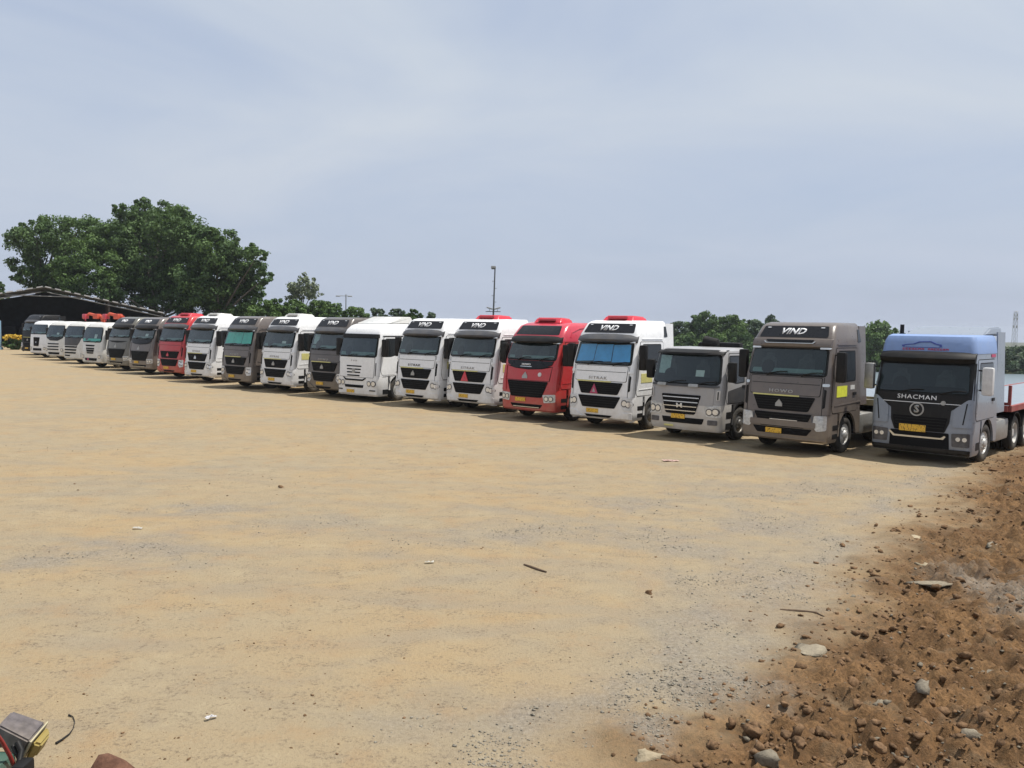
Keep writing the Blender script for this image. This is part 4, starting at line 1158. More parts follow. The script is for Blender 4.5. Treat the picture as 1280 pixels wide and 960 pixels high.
def build_ground_mat():
    b = MB('sandy ground')
    P = b.geo()
    at = b.n('ShaderNodeAttribute'); at.attribute_name = 'dirt'
    ag = b.n('ShaderNodeAttribute'); ag.attribute_name = 'gravel'
    Ps = b.geo((.26, .40, 1), (0, 0, R(-14)))
    Pt = b.geo((.75, 1.15, 1), (0, 0, R(-24)))
    n_big = b.noise(Ps, 1.0, 6, .6, .4)
    n_tr = b.noise(Pt, 1.0, 7, .65, .6)
    n_mid = b.noise(P, 1.3, 8, .68)
    n_fine = b.noise(P, 26, 6, .7)
    n_grit = b.noise(P, 90, 3, .6)
    n_cl = b.noise(Pt, 3.2, 5, .7, .8)
    c = b.mix(b.ramp(n_big, [(.38, 0.0), (.62, 1.0)]), (0.336, 0.252, 0.147), (0.303, 0.249, 0.168))
    c = b.mix(b.ramp(n_tr, [(.50, 0.0), (.66, .5)]), c, (0.249, 0.211, 0.159))
    c = b.mix(b.ramp(n_mid, [(.52, 0.0), (.66, .5)]), c, (0.315, 0.211, 0.116))
    c = b.mix(b.ramp(n_mid, [(.32, .7), (.45, 0.0)]), c, (0.349, 0.287, 0.188))
    c = b.mix(b.ramp(n_cl, [(.54, 0.0), (.68, .32)]), c, (0.225, 0.178, 0.124))
    atr = b.n('ShaderNodeAttribute'); atr.attribute_name = 'track'
    tm = b.n('ShaderNodeMath', operation='MULTIPLY'); tm.inputs[1].default_value = .4
    b.l(atr.outputs['Fac'], tm.inputs[0])
    c = b.mix(tm.outputs[0], c, (0.249, 0.215, 0.168))
    sp = b.n('ShaderNodeMath', operation='MULTIPLY')
    b.l(b.ramp(n_fine, [(.50, 0.0), (.62, 1.0)]), sp.inputs[0]); b.l(b.ramp(n_cl, [(.45, .15), (.64, 1.0)]), sp.inputs[1])
    c = b.mix(sp.outputs[0], c, (0.158, 0.121, 0.084))
    c = b.mix(b.ramp(n_grit, [(.58, 0.0), (.70, .45)]), c, (0.126, 0.100, 0.070))
    c = b.mix(b.ramp(n_grit, [(.30, .5), (.42, 0.0)]), c, (0.365, 0.307, 0.222))
    vor = b.n('ShaderNodeTexVoronoi'); vor.inputs['Scale'].default_value = 34
    b.l(P, vor.inputs['Vector'])
    sv = b.n('ShaderNodeSeparateColor'); b.l(vor.outputs['Color'], sv.inputs[0])
    g = b.mix(b.ramp(sv.outputs[0], [(.0, 0.0), (1.0, 1.0)]), (0.161, 0.148, 0.132), (0.281, 0.254, 0.216))
    g = b.mix(b.ramp(n_fine, [(.45, 0.0), (.7, .7)]), g, (0.233, 0.191, 0.132))
    gm = b.n('ShaderNodeMath', operation='MULTIPLY')
    b.l(ag.outputs['Fac'], gm.inputs[0]); b.l(b.ramp(n_mid, [(.36, .45), (.6, .95)]), gm.inputs[1])
    c = b.mix(gm.outputs[0], c, g)
    d = b.mix(b.ramp(n_mid, [(.38, 0.0), (.62, 1.0)]), (0.130, 0.069, 0.032), (0.235, 0.135, 0.063))
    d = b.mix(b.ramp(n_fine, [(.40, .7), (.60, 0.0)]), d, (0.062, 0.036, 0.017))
    d = b.mix(b.ramp(n_cl, [(.50, 0.0), (.62, .6)]), d, (0.070, 0.042, 0.021))  # dark patches painted into the soil in place of shaded crevices
    d = b.mix(b.ramp(n_tr, [(.56, 0.0), (.68, .5)]), d, (0.174, 0.135, 0.089))
    gd = b.n('ShaderNodeMath', operation='MULTIPLY'); gd.inputs[1].default_value = .75
    b.l(gm.outputs[0], gd.inputs[0])
    d = b.mix(gd.outputs[0], d, g)
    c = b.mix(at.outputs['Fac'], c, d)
    # land beyond the lot is green scrub
    al = b.n('ShaderNodeAttribute'); al.attribute_name = 'scrub'
    gr = b.mix(b.ramp(n_mid, [(.35, 0.0), (.65, 1.0)]), (0.036, 0.051, 0.019), (0.088, 0.082, 0.038))
    c = b.mix(al.outputs['Fac'], c, gr)
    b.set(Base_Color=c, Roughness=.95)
    b.b.inputs['Specular IOR Level'].default_value = .15
    h = b.n('ShaderNodeMath', operation='ADD'); b.l(n_fine, h.inputs[0])
    h2 = b.n('ShaderNodeMath', operation='MULTIPLY'); h2.inputs[1].default_value = .5
    b.l(n_grit, h2.inputs[0]); b.l(h2.outputs[0], h.inputs[1])
    b.bump(h.outputs[0], .75, .03)
    return b.m
GROUND = build_ground_mat()
def axis(segs, lo, hi, g=1.22):
    out = []
    for a, b_, st in segs: out.extend(np.arange(a, b_ - st*.5, st))
    out.append(segs[-1][1])
    st = segs[-1][2]; v = out[-1]; up = []
    while v < hi:
        st *= g; v += st; up.append(v)
    st = segs[0][2]; v = out[0]; dn = []
    while v > lo:
        st *= g; v -= st; dn.append(v)
    return np.array(dn[::-1] + list(out) + up)
def build_ground():
    X = axis([(-24, -8, .5), (-8, .6, .22), (.6, 11.0, .045), (11.0, 22, .12)], -1500, 1500)
    Y = axis([(5.5, 15, .045), (15, 24, .10), (24, 45, .4), (45, 110, 1.6)], -300, 2400)
    xx, yy = np.meshgrid(X, Y)
    zz = gz(xx, yy)
    V = np.stack([xx.ravel(), yy.ravel(), zz.ravel()], 1)
    nx, ny = len(X), len(Y)
    i = np.arange(nx*ny).reshape(ny, nx)
    F = np.stack([i[:-1, :-1].ravel(), i[:-1, 1:].ravel(), i[1:, 1:].ravel(), i[1:, :-1].ravel()], 1)
    me = np_mesh('ground', V, F, GROUND, True)
    u = (xx - 11.4)*.72 + (yy - 22.75)*.70
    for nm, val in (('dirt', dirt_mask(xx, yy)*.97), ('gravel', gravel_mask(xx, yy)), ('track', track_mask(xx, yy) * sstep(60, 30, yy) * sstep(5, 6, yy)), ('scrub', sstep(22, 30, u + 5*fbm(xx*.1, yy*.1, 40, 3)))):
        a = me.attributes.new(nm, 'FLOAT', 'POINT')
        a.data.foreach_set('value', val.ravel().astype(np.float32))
    return tag(link('ground', me), kind='structure')
build_ground()
def water():
    b = MB('lake water')
    P = b.geo((1, 1, 1)); n = b.noise(P, .9, 3, .5); b.bump(n, .5, .08)
    b.set(Base_Color=(.17, .215, .25), Roughness=.32)
    V = np.array([(5, 30, WATER_Z), (330, 30, WATER_Z), (330, 200, WATER_Z), (5, 200, WATER_Z)])
    tag(link('water', np_mesh('water', V, np.array([[0, 1, 2, 3]]), b.m)), kind='structure')
water()

# ------------------------------------------------------------------ the row of trucks
def place(name, px, py, head, label, group='trucks parked side by side in a long row'):
    p = on_ground(px, py)
    e = empty(name, (p.x, p.y, 0.0), R(180 - head))
    tag(e, label, 'truck', group)
    return e
T = place
truck_blue(T('tractor_truck', 1168, 571, 43, 'pale blue tractor truck with black nose and a car outline on its roof cap'))
truck_tall(T('tractor_truck', 1003, 560, 43, 'brown grey tractor truck with yellow door sticker and silver front wheel'), BROWN2, 'HOWO', brownish=True, sticker=STICKY, rim=RIMW)
truck_day(T('tractor_truck', 880, 545, 41, 'low dusty grey day cab truck with barred grille and no roof fairing'), GREYP)
truck_tall(T('tractor_truck', 776, 532.5, 40, 'white tractor truck with bright blue sunshades behind its windscreen'), WHITE, 'SITRAK', unit=REDR, sticker=STICKP, shade=TARP, triangle=.8)
truck_bonnet(T('tractor_truck', 687, 522, 40, 'red tractor truck with black band under its windscreen and round badge on its nose'), REDP, PINKR, unit=REDR)
c15 = truck_tall(T('tractor_truck', 614, 512, 39, 'white tractor truck with a red warning triangle standing in its grille and red roof box'), WHITE, 'SITRAK', unit=REDR, sticker=STICKP, triangle=1)
truck_tall(T('tractor_truck', 548, 506, 39, 'white tractor truck with black nose lettering and no red roof box'), WHITE, 'SITRAK', text_mat=LETB, sticker=STICKP)
truck_round(T('tractor_truck', 474, 499, 37, 'white round roofed tractor truck with slotted grille and rising roof deflector'), WHITE)
truck_tall(T('tractor_truck', 434, 494.5, 38, 'dark brown tractor truck half hidden by the round roofed white truck'), BROWN, 'HOWO', curtain=True)
truck_tall(T('tractor_truck', 373, 488.5, 37, 'white tractor truck with pale roof box and pale yellow door sticker'), WHITE, 'SITRAK', unit=IVORY, sticker=STICKP)
truck_tall(T('tractor_truck', 323, 484, 37, 'brown tractor truck with a green sunshade behind its windscreen'), BROWN2, 'HOWO', shade=TEALSH)
truck_tall(T('tractor_truck', 274, 477, 36, 'white tractor truck with pale roof box standing right beside the far red truck'), WHITE, 'SITRAK', unit=IVORY, emblem=CHROME)
truck_tall(T('tractor_truck', 238, 472, 34, 'far red tractor truck with black roof panel lettering and red roof box'), REDP, None, unit=REDR, visor=GREYPL, triangle=False, emblem=REDR, trim=REDP)
truck_bonnet(T('tractor_truck', 200, 467, 34, 'dark grey brown tractor truck with curved black nose band left of the far red truck'), BROWN2, None, 'VIND', lines=False, badge=False)
truck_bonnet(T('tractor_truck', 170, 462.5, 33, 'olive grey tractor truck between the teal screened white truck and the dark one'), OLIVE, None, 'VIND', lines=False, badge=False, smile=False)
truck_small(T('crane_truck', 138, 459, 33, 'small white truck with teal dashboard behind its rounded windscreen and red crane behind'), IVORY, 4, TEALSH, boom=ORANGER)
truck_small(T('crane_truck', 113, 454, 30, 'small white truck with three black grille slots and grey nose, red crane behind'), IVORY, 3, boom=ORANGER)
truck_small(T('mixer_truck', 88.5, 450, 30, 'small white truck with black band under its windscreen, third from the shed'), IVORY, 2)
truck_small(T('mixer_truck', 67, 446.5, 30, 'small white truck with tall black grille, next to the black truck by the shed'), WHITE, 1)
truck_tall(T('tractor_truck', 55, 443.5, 30, 'black high roofed truck at the far end of the row by the shed'), BLACKP, None, letter=None)

# flatbed trailers coupled to the two nearest tractors
YRAIL = simple('faded yellow rail', (.34, .29, .17), .6, 0, .2, 4)
def trailer(px, py, head, label, rail, back=2.0, length=13.0):
    p = on_ground(px, py)
    e = empty('flatbed_trailer', (p.x, p.y, 0.0), R(180 - head))
    tag(e, label, 'trailer', 'flatbed trailers behind the tractors')
    y0 = -back; y1 = -back - length
    bm = bmesh.new(); bx(bm, -1.22, 1.22, y1+.02, y0-.02, 1.30, 1.36)
    link('deck', bm_mesh('deck', bm, DECK, 0), e)
    bm = bmesh.new()
    for sg in (1, -1): bx(bm, sg*1.27-.045, sg*1.27+.045, y1, y0, 1.20, 1.375, .01)
    bx(bm, -1.225, 1.225, y0-.015, y0+.07, 1.20, 1.375, .01); bx(bm, -1.225, 1.225, y1-.07, y1+.015, 1.20, 1.375, .01)
    link('side_rail', bm_mesh('side_rail', bm, rail, 0), e)
    bm = bmesh.new()
    for sg in (1, -1): bx(bm, sg*.45-.07, sg*.45+.07, y1+.1, y0-.1, .95 + .25*0, 1.295)
    for k in range(9): bx(bm, -1.2, 1.2, y0 - .8 - k*1.4 - .05, y0 - .8 - k*1.4 + .05, 1.18, 1.29)
    link('chassis_frame', bm_mesh('chassis_frame', bm, rail if rail is REDD else CHASSIS, 0), e)
    for k, y in enumerate((y1+1.4, y1+2.75, y1+4.1)):
        for sg in (1, -1):
            for x in (.76, 1.08):
                w = link('wheel', tyre_mesh(.27), e, (sg*x, y, .52))
                if x > 1: link('rim', rim_mesh(sg, True, RIMD), w)
    for sg in (1, -1):
        bm = bmesh.new()
        bx(bm, sg*.85-.07, sg*.85+.07, y0-3.3, y0-3.14, .12, 1.29, .01); bx(bm, sg*.85-.17, sg*.85+.17, y0-3.38, y0-3.06, .0, .12, .02)
        link('landing_leg', bm_mesh('landing_leg', bm, rail, 0), e)
        bm = bmesh.new()
        bx(bm, sg*1.24-.04, sg*1.24+.04, y0-.10, y0+.0, 1.38, 1.95, .012)
        link('stake', bm_mesh('stake', bm, rail, 0), e)
    bm = bmesh.new()
    bx(bm, -1.2, 1.2, y0-.06, y0-.02, 1.38, 1.46)
    link('headboard', bm_mesh('headboard', bm, rail, 0), e)
    return e
trailer(1168, 571, 43, 'red framed flatbed trailer with bare steel deck behind the blue tractor', REDD, 2.25, 14)
trailer(1003, 560, 43, 'dark framed flatbed trailer with pale deck behind the brown grey tractor', YRAIL, 2.25, 13)

# ------------------------------------------------------------------ open shed at the far end
SHEET = simple('weathered roof sheet', (.22, .23, .24), .5, .2, .2, 2, dust=.1)
SHEET_LIT = simple('painted roof edge highlight', (.42, .42, .43), .5, 0, .1, 3)  # pale colour imitating sunlight on the sheet ends
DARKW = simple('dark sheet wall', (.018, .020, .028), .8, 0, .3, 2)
TIMBER = simple('dark timber', (.05, .042, .038), .8, 0, .25, 6)
BLUEPOST = simple('pale blue post', (.15, .25, .36), .6, 0, .12, 3, dust=.2)
def shed():
    Y0 = 97.0
    pk = at_y(55, 359, Y0); ev = at_y(206, 392.5, 102.8)
    hw_ = 12.9; dep = 15.0; A = R(27)
    e = empty('open_shed', (pk.x, Y0, 0), A); tag(e, 'dark open sided shed with low gabled sheet roof below the big trees', 'shed')
    zr, ze = pk.z, ev.z
    n = 13
    for sg in (1, -1):
        for k in range(n):
            t0, t1 = k/n, (k+1)/n
            bm = bmesh.new(); m = 4
            rows = []
            for i in range(m*2+1):
                t = t0 + (t1-t0)*i/(m*2)
                o = .05 if i % 2 else 0
                x = sg*hw_*t; z = zr + (ze-zr)*t + o + .02*(k % 2)
                rows.append([bm.verts.new((x, y, z + dz)) for y, dz in ((-.25, 0), (dep, 0), (dep, -.03), (-.25, -.03))])
            for P, Q in zip(rows, rows[1:]):
                for j in range(4): bm.faces.new((P[j], Q[j], Q[(j+1) % 4], P[(j+1) % 4]))
            bm.faces.new(rows[0]); bm.faces.new(rows[-1][::-1])
            sh = link('roof_sheet', bm_mesh('roof_sheet', bm, SHEET, 0), e)
            bm = bmesh.new()
            ta, tb = t0 + .12/n, t1 - .25/n
            V = []
            for y in (-.40, -.27):
                for t, dz in ((ta, .03), (tb, .03), (tb, .16), (ta, .16)):
                    V.append(bm.verts.new((sg*hw_*t, y, zr + (ze-zr)*t + dz)))
            for f in ((0,1,2,3), (4,7,6,5), (0,4,5,1), (1,5,6,2), (2,6,7,3), (3,7,4,0)): bm.faces.new([V[i] for i in f])
            link('sheet_highlight', bm_mesh('sheet_highlight', bm, SHEET_LIT, 0), sh)  # pale dash standing in for a sunlit corrugation end
        bm = bmesh.new()
        tube(bm, [(sg*.3, -.12, zr-.55), (sg*hw_*.98, -.12, ze-.34)], .06, 6)
        link('rafter', bm_mesh('rafter', bm, SHEET, 30), e)
        for y in (.2, 7.5, dep-.3):
            for f in (.52, .97):
                bm = bmesh.new(); x = sg*hw_*f
                bx(bm, x-.12, x+.12, y-.12, y+.12, -.4, zr + (ze-zr)*f - .07)
                link('post', bm_mesh('post', bm, TIMBER, 0), e)
    bm = bmesh.new(); tube(bm, [(-hw_*.30, -.1, zr-1.0), (hw_*.32, -.1, zr-1.05)], .05, 6)
    link('tie_beam', bm_mesh('tie_beam', bm, SHEET, 30), e)
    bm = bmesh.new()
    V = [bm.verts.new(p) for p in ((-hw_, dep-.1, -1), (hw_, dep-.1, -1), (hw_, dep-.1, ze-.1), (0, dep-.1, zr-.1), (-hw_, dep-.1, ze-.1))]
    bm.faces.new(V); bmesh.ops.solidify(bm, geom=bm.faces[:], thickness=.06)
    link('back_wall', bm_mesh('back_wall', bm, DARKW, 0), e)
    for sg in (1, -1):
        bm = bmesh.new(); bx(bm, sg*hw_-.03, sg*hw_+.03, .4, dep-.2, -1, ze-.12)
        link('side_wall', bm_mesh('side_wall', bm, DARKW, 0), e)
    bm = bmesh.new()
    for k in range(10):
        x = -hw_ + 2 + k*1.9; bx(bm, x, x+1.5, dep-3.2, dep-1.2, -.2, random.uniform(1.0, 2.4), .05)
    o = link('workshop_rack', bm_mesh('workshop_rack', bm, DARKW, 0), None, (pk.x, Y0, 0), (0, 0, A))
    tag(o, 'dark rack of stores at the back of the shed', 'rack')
shed()
def blue_post():
    p = on_ground(-2, 437)
    bm = bmesh.new(); bx(bm, -.22, .22, -.22, .22, -.1, 3.0, .03); bx(bm, -.32, .32, -.32, .32, -.1, .25, .03)
    o = link('blue_post', bm_mesh('blue_post', bm, BLUEPOST, 30), None, (p.x, p.y, 0))
    tag(o, 'pale blue post at the left edge beside the shed', 'post')
blue_post()

# ------------------------------------------------------------------ trees
def leaf_mat(name, dark, light, trans=.25):
    b = MB(name); nt = b.nt
    out = nt.nodes['Material Output']
    a = b.n('ShaderNodeAttribute'); a.attribute_name = 'tone'
    c = b.mix(a.outputs['Fac'], dark, light)
    b.set(Base_Color=c, Roughness=.62); b.b.inputs['Specular IOR Level'].default_value = .25
    t = b.n('ShaderNodeBsdfTranslucent')
    b.l(b.mix(.5, c, (.10, .16, .02), 'MIX'), t.inputs[0])
    mx = b.n('ShaderNodeMixShader'); mx.inputs[0].default_value = trans
    b.l(b.b.outputs[0], mx.inputs[1]); b.l(t.outputs[0], mx.inputs[2]); b.l(mx.outputs[0], out.inputs[0])
    return b.m
LEAF_D = leaf_mat('dark leaves', (.036, .070, .027), (.112, .186, .062))
LEAF_M = leaf_mat('mid leaves', (.044, .086, .026), (.125, .205, .060))
LEAF_L = leaf_mat('light leaves', (.055, .105, .028), (.13, .21, .06))
LEAF_P = leaf_mat('pale sparse leaves', (.15, .18, .12), (.28, .32, .21))
LEAF_HAZE = leaf_mat('haze tinted far leaves', (.040, .068, .046), (.105, .150, .088))  # bluish haze of distance mixed into the leaf colour
BARK = simple('bark', (.10, .085, .07), .9, 0, .3, 3)
def leaf_cloud(lobes, n, size, spread=.30, seed=0, shell=.55):
    """many leaf faces gathered in clumps through the crown lobes"""
    g = np.random.default_rng(seed)
    L = np.array(lobes, float)
    w = L[:, 3]**2; w = w / w.sum()
    V = []; T = []
    for (cx, cy, cz, r), wi in zip(L, w):
        k = max(5, int(10 + r*r*1.6))
        m = int(n*wi)
        d = g.normal(size=(k, 3)); d /= np.linalg.norm(d, axis=1)[:, None]
        rad = r*(shell + (1-shell)*g.random(k)**.6)
        cc = np.array([cx, cy, cz]) + d*rad[:, None]*np.array([1, 1, .85])
        tone = g.random(k)
        cr = r*spread*(.6 + .9*g.random(k))
        ci = g.integers(0, k, m)
        q = g.normal(size=(m, 3)); q /= np.linalg.norm(q, axis=1)[:, None]
        pos = cc[ci] + q*(cr[ci]*g.random(m)**.45)[:, None]*np.array([1, 1, .75])
        nrm = q + g.normal(size=(m, 3))*.7 + np.array([0, 0, .35]); nrm /= np.linalg.norm(nrm, axis=1)[:, None]
        a = np.cross(nrm, g.normal(size=(m, 3))); a /= np.linalg.norm(a, axis=1)[:, None]
        b_ = np.cross(nrm, a)
        s = size*(.55 + .9*g.random(m))[:, None]
        bend = nrm*s*.18
        V.append(np.stack([pos - a*s*.5, pos - b_*s*.32 + bend, pos + a*s*.5, pos + b_*s*.32 + bend], 1).reshape(-1, 3))
        T.append(np.clip(tone[ci]*.75 + g.random(m)*.35 - .05, 0, 1))
    V = np.concatenate(V); T = np.concatenate(T)
    return V, np.arange(len(V)).reshape(-1, 4), T
def leaves(name, lobes, n, size, mat, parent=None, origin=(0, 0, 0), **kw):
    V, F, T = leaf_cloud(lobes, n, size, **kw)
    V = V - np.array(origin)
    me = np_mesh(name, V, F, mat)
    a = me.attributes.new('tone', 'FLOAT', 'FACE')
    a.data.foreach_set('value', T.astype(np.float32))
    return link(name, me, parent)
def tree(name, label, base, lobes, n, size, mat, trunk=.3, group=None, seed=0, cat='tree', limb=True, **kw):
    bz = float(terrain(base[0], base[1])) - .15
    o = Vector((base[0], base[1], bz))
    e = empty(name, o); tag(e, label, cat, group)
    leaves('crown', lobes, n, size, mat, e, tuple(o), seed=seed, **kw)
    rr_ = random.Random(seed)
    zt = max(min(l[2] for l in lobes), bz + 1.0)
    fork = Vector((base[0] + rr_.uniform(-.3, .3), base[1], bz + (zt - bz)*.75))
    bm = bmesh.new()
    tube(bm, [(0, 0, 0), (0.05, 0, (fork.z-bz)*.5), fork - o], [trunk*1.25, trunk, trunk*.85], 8)
    if limb:
        for (x, y, z, r) in lobes[:7]:
            q = Vector((x, y, z)) - o; f = fork - o
            mid = f.lerp(q, .5) + Vector((rr_.uniform(-.4, .4), rr_.uniform(-.4, .4), .25*r))
            tube(bm, [f, mid, q], [trunk*.55, trunk*.35, trunk*.15], 6)
    link('trunk', bm_mesh('trunk', bm, BARK, 40), e)
    return e
def plobes(pts, y, dj=3.0, seed=0):
    """lobes given by where they show in the photograph (px, py, radius px) at distance y"""
    rr_ = random.Random(seed); out = []
    for px, py, r in pts:
        yy = y + rr_.uniform(-dj, dj)
        p = at_y(px, py, yy)
        out.append((p.x, p.y, p.z, r/FPX*yy))
    return out
def basex(px, y): return (at_y(px, 400, y).x, y)

tree('tall_tree', 'tall dark tree with open gaps at the left end of the big clump', basex(52, 122), plobes([(45, 295, 24), (28, 300, 17), (75, 290, 24), (100, 284, 20), (60, 320, 26), (35, 330, 20), (52, 282, 14), (90, 312, 24), (14, 300, 9), (25, 285, 9), (115, 290, 16), (45, 345, 20), (72, 350, 22), (28, 345, 12), (60, 362, 18)], 122, 3.5, 1), 22000, .38, LEAF_D, .45, seed=1, spread=.38)
tree('tall_tree', 'largest rounded green tree in the middle of the big clump behind the shed', basex(190, 120), plobes([(190, 300, 40), (165, 285, 28), (215, 285, 30), (240, 300, 28), (180, 262, 14), (208, 264, 16), (160, 270, 14), (140, 300, 26), (190, 335, 44), (235, 335, 34), (150, 335, 30), (180, 254, 7), (150, 262, 9), (230, 272, 14)], 120, 4.5, 2), 46000, .38, LEAF_D, .6, seed=2, spread=.36)
tree('tall_tree', 'dark spreading tree at the right end of the big clump with a stray branch', basex(275, 114), plobes([(270, 315, 28), (292, 325, 24), (260, 345, 34), (300, 350, 24), (316, 338, 14), (330, 348, 9), (322, 320, 12), (312, 312, 9), (285, 300, 15), (262, 300, 16), (290, 370, 26), (250, 365, 26), (318, 366, 14), (338, 346, 5), (300, 382, 20), (318, 384, 12), (275, 388, 18)], 114, 3.0, 3), 36000, .37, LEAF_D, .32, seed=3, spread=.36)
tree('round_tree', 'lighter green round tree in front of the tall clump behind the shed', basex(100, 116), plobes([(95, 325, 26), (82, 335, 20), (115, 315, 22), (128, 335, 26), (105, 348, 28), (80, 352, 18), (128, 298, 12)], 116, 2.5, 4), 20000, .34, LEAF_M, .35, seed=4, spread=.30)
tree('round_tree', 'dark low tree filling the middle under the tall clump', basex(200, 116), plobes([(160, 365, 30), (200, 370, 30), (230, 375, 26), (180, 345, 26), (265, 380, 22), (215, 352, 24), (130, 362, 22), (285, 385, 22), (312, 390, 16), (240, 388, 22)], 116, 3.0, 5), 22000, .36, LEAF_D, .35, seed=5)
tree('small_tree', 'tree tip at the left edge above the shed roof', basex(-6, 135), plobes([(-4, 362, 9), (-12, 370, 12), (2, 372, 8)], 135, 2, 6), 1500, .5, LEAF_D, .2, seed=6)
tree('pale_tree', 'small pale sparse tree standing above the green bushes', basex(379, 150), plobes([(372, 358, 10), (385, 356, 11), (378, 368, 14), (393, 366, 9), (366, 368, 9), (380, 347, 6)], 150, 2, 7), 1500, .55, LEAF_P, .18, seed=7, spread=.42)
for i, (px, py, r, y, m, lab) in enumerate([
    (330, 388, 15, 108, LEAF_L, 'bright green bush right of the big clump'),
    (347, 384, 13, 112, LEAF_M, 'mid green bush left of the pale sparse tree'),
    (368, 388, 15, 122, LEAF_M, 'green bush right below the pale sparse tree'),
    (395, 388, 14, 124, LEAF_L, 'green bush between the pale tree and the street lamp'),
    (415, 389, 13, 126, LEAF_M, 'green bush at the foot of the street lamp'),
    (445, 393, 11, 140, LEAF_M, 'low green tree right of the street lamp'),
    (470, 395, 10, 150, LEAF_HAZE, 'low dull green tree above the round roofed truck'),
    (497, 394, 9, 155, LEAF_HAZE, 'dull green tree over the rising roof deflector'),
    (516, 395, 10, 100, LEAF_D, 'dark brownish green tree above the white truck with black lettering'),
    (540, 398, 9, 170, LEAF_HAZE, 'low bluish tree right of the dark brownish one')]):
    rr_ = random.Random(50 + i)
    lob = plobes([(px, py, r), (px - r*.7, py + 5, r*.8), (px + r*.7, py + 4, r*.8), (px, py + 12, r*1.1), (px + rr_.uniform(-5, 5), py - r*.45, r*.55)], y, 2, 50 + i)
    tree('bushy_tree', lab, basex(px, y), lob, 5000, .34, m, .18, 'bushes beyond the middle of the row', seed=50 + i, limb=False)
RT = [(848, 412, 11, 186, LEAF_HAZE), (868, 406, 12, 188, LEAF_D), (884, 401, 12, 184, LEAF_D), (902, 406, 11, 188, LEAF_D), (917, 404, 11, 182, LEAF_M), (936, 410, 12, 190, LEAF_D),
      (858, 428, 14, 171, LEAF_D), (892, 428, 15, 169, LEAF_M), (925, 428, 15, 172, LEAF_D), (950, 412, 13, 184, LEAF_HAZE), (965, 404, 9, 191, LEAF_HAZE)]
LABR = ['bluish tree beside the white truck with blue sunshades', 'slim dark tree left of the highest crown above the low grey truck', 'highest dark crown above the low grey cab', 'dark tree right of the highest crown above the low grey cab', 'mid green rounded tree above the right end of the low grey cab', 'dark tree left of the brown grey truck roof', 'low dark bush just over the left of the low grey cab', 'low mid green bush over the middle of the low grey cab', 'low dark bush between the low grey cab and the brown grey truck', 'bluish tree behind the brown grey truck roof', 'tree tip over the brown grey truck roof edge']
for i, ((px, py, r, y, m), lab) in enumerate(zip(RT, LABR)):
    rr_ = random.Random(80 + i)
    lob = plobes([(px, py, r), (px - r*.6, py + 9, r*.85), (px + r*.6, py + 8, r*.85), (px, py + 20, r*1.2), (px - 4, py + 34, r*1.2), (px + rr_.uniform(-6, 6), py - r*.5, r*.5)], y, 2.0, 80 + i)
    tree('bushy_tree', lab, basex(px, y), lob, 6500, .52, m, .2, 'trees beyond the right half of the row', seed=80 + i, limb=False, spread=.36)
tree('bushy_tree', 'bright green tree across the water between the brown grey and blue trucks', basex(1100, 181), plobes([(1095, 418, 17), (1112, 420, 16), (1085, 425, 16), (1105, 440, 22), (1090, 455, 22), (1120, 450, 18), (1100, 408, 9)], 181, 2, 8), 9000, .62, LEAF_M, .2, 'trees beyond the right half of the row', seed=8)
tree('bushy_tree', 'dark tree at the right edge above the bare trailer deck', basex(1272, 182), plobes([(1262, 448, 15), (1280, 445, 15), (1300, 450, 18), (1252, 458, 14), (1272, 462, 18), (1290, 465, 18)], 182, 2, 9), 6500, .62, LEAF_HAZE, .2, 'trees beyond the right half of the row', seed=9)
def wood(name, label, y, x0, x1, top, n, size, mat, seed):
    rr_ = random.Random(seed); lob = []
    x = x0
    while x < x1:
        r = rr_.uniform(2.2, 4.5)*y/170
        z = top + rr_.uniform(-2.0, 1.0)*y/170 - r
        yy = y + rr_.uniform(-8, 8)
        lob.append((x, yy, z, r)); lob.append((x + rr_.uniform(-2, 2), yy - 2, z - r*1.0, r*1.15)); lob.append((x, yy - 3, z - r*2.2, r*1.2))
        x += r*1.15
    tag(leaves(name, lob, n, size, mat, seed=seed), label, 'wood', kind='stuff')
wood('far_wood', 'far off wood behind the row', 190, -75, 22, 2.2, 22000, .95, LEAF_HAZE, 101)
wood('far_wood', 'wood along the far shore behind the trucks at right', 196, 22, 104, 3.0, 22000, .9, LEAF_HAZE, 102)
wood('far_wood', 'low wood along the far shore at the right edge', 196, 104, 190, .2, 14000, .9, LEAF_HAZE, 105)
wood('far_wood', 'distant hazy tree line on the horizon', 420, -520, 90, .5, 22000, 2.4, LEAF_HAZE, 103)
wood('far_wood', 'distant low hazy tree line at the right', 430, 90, 480, -7.5, 16000, 2.4, LEAF_HAZE, 104)

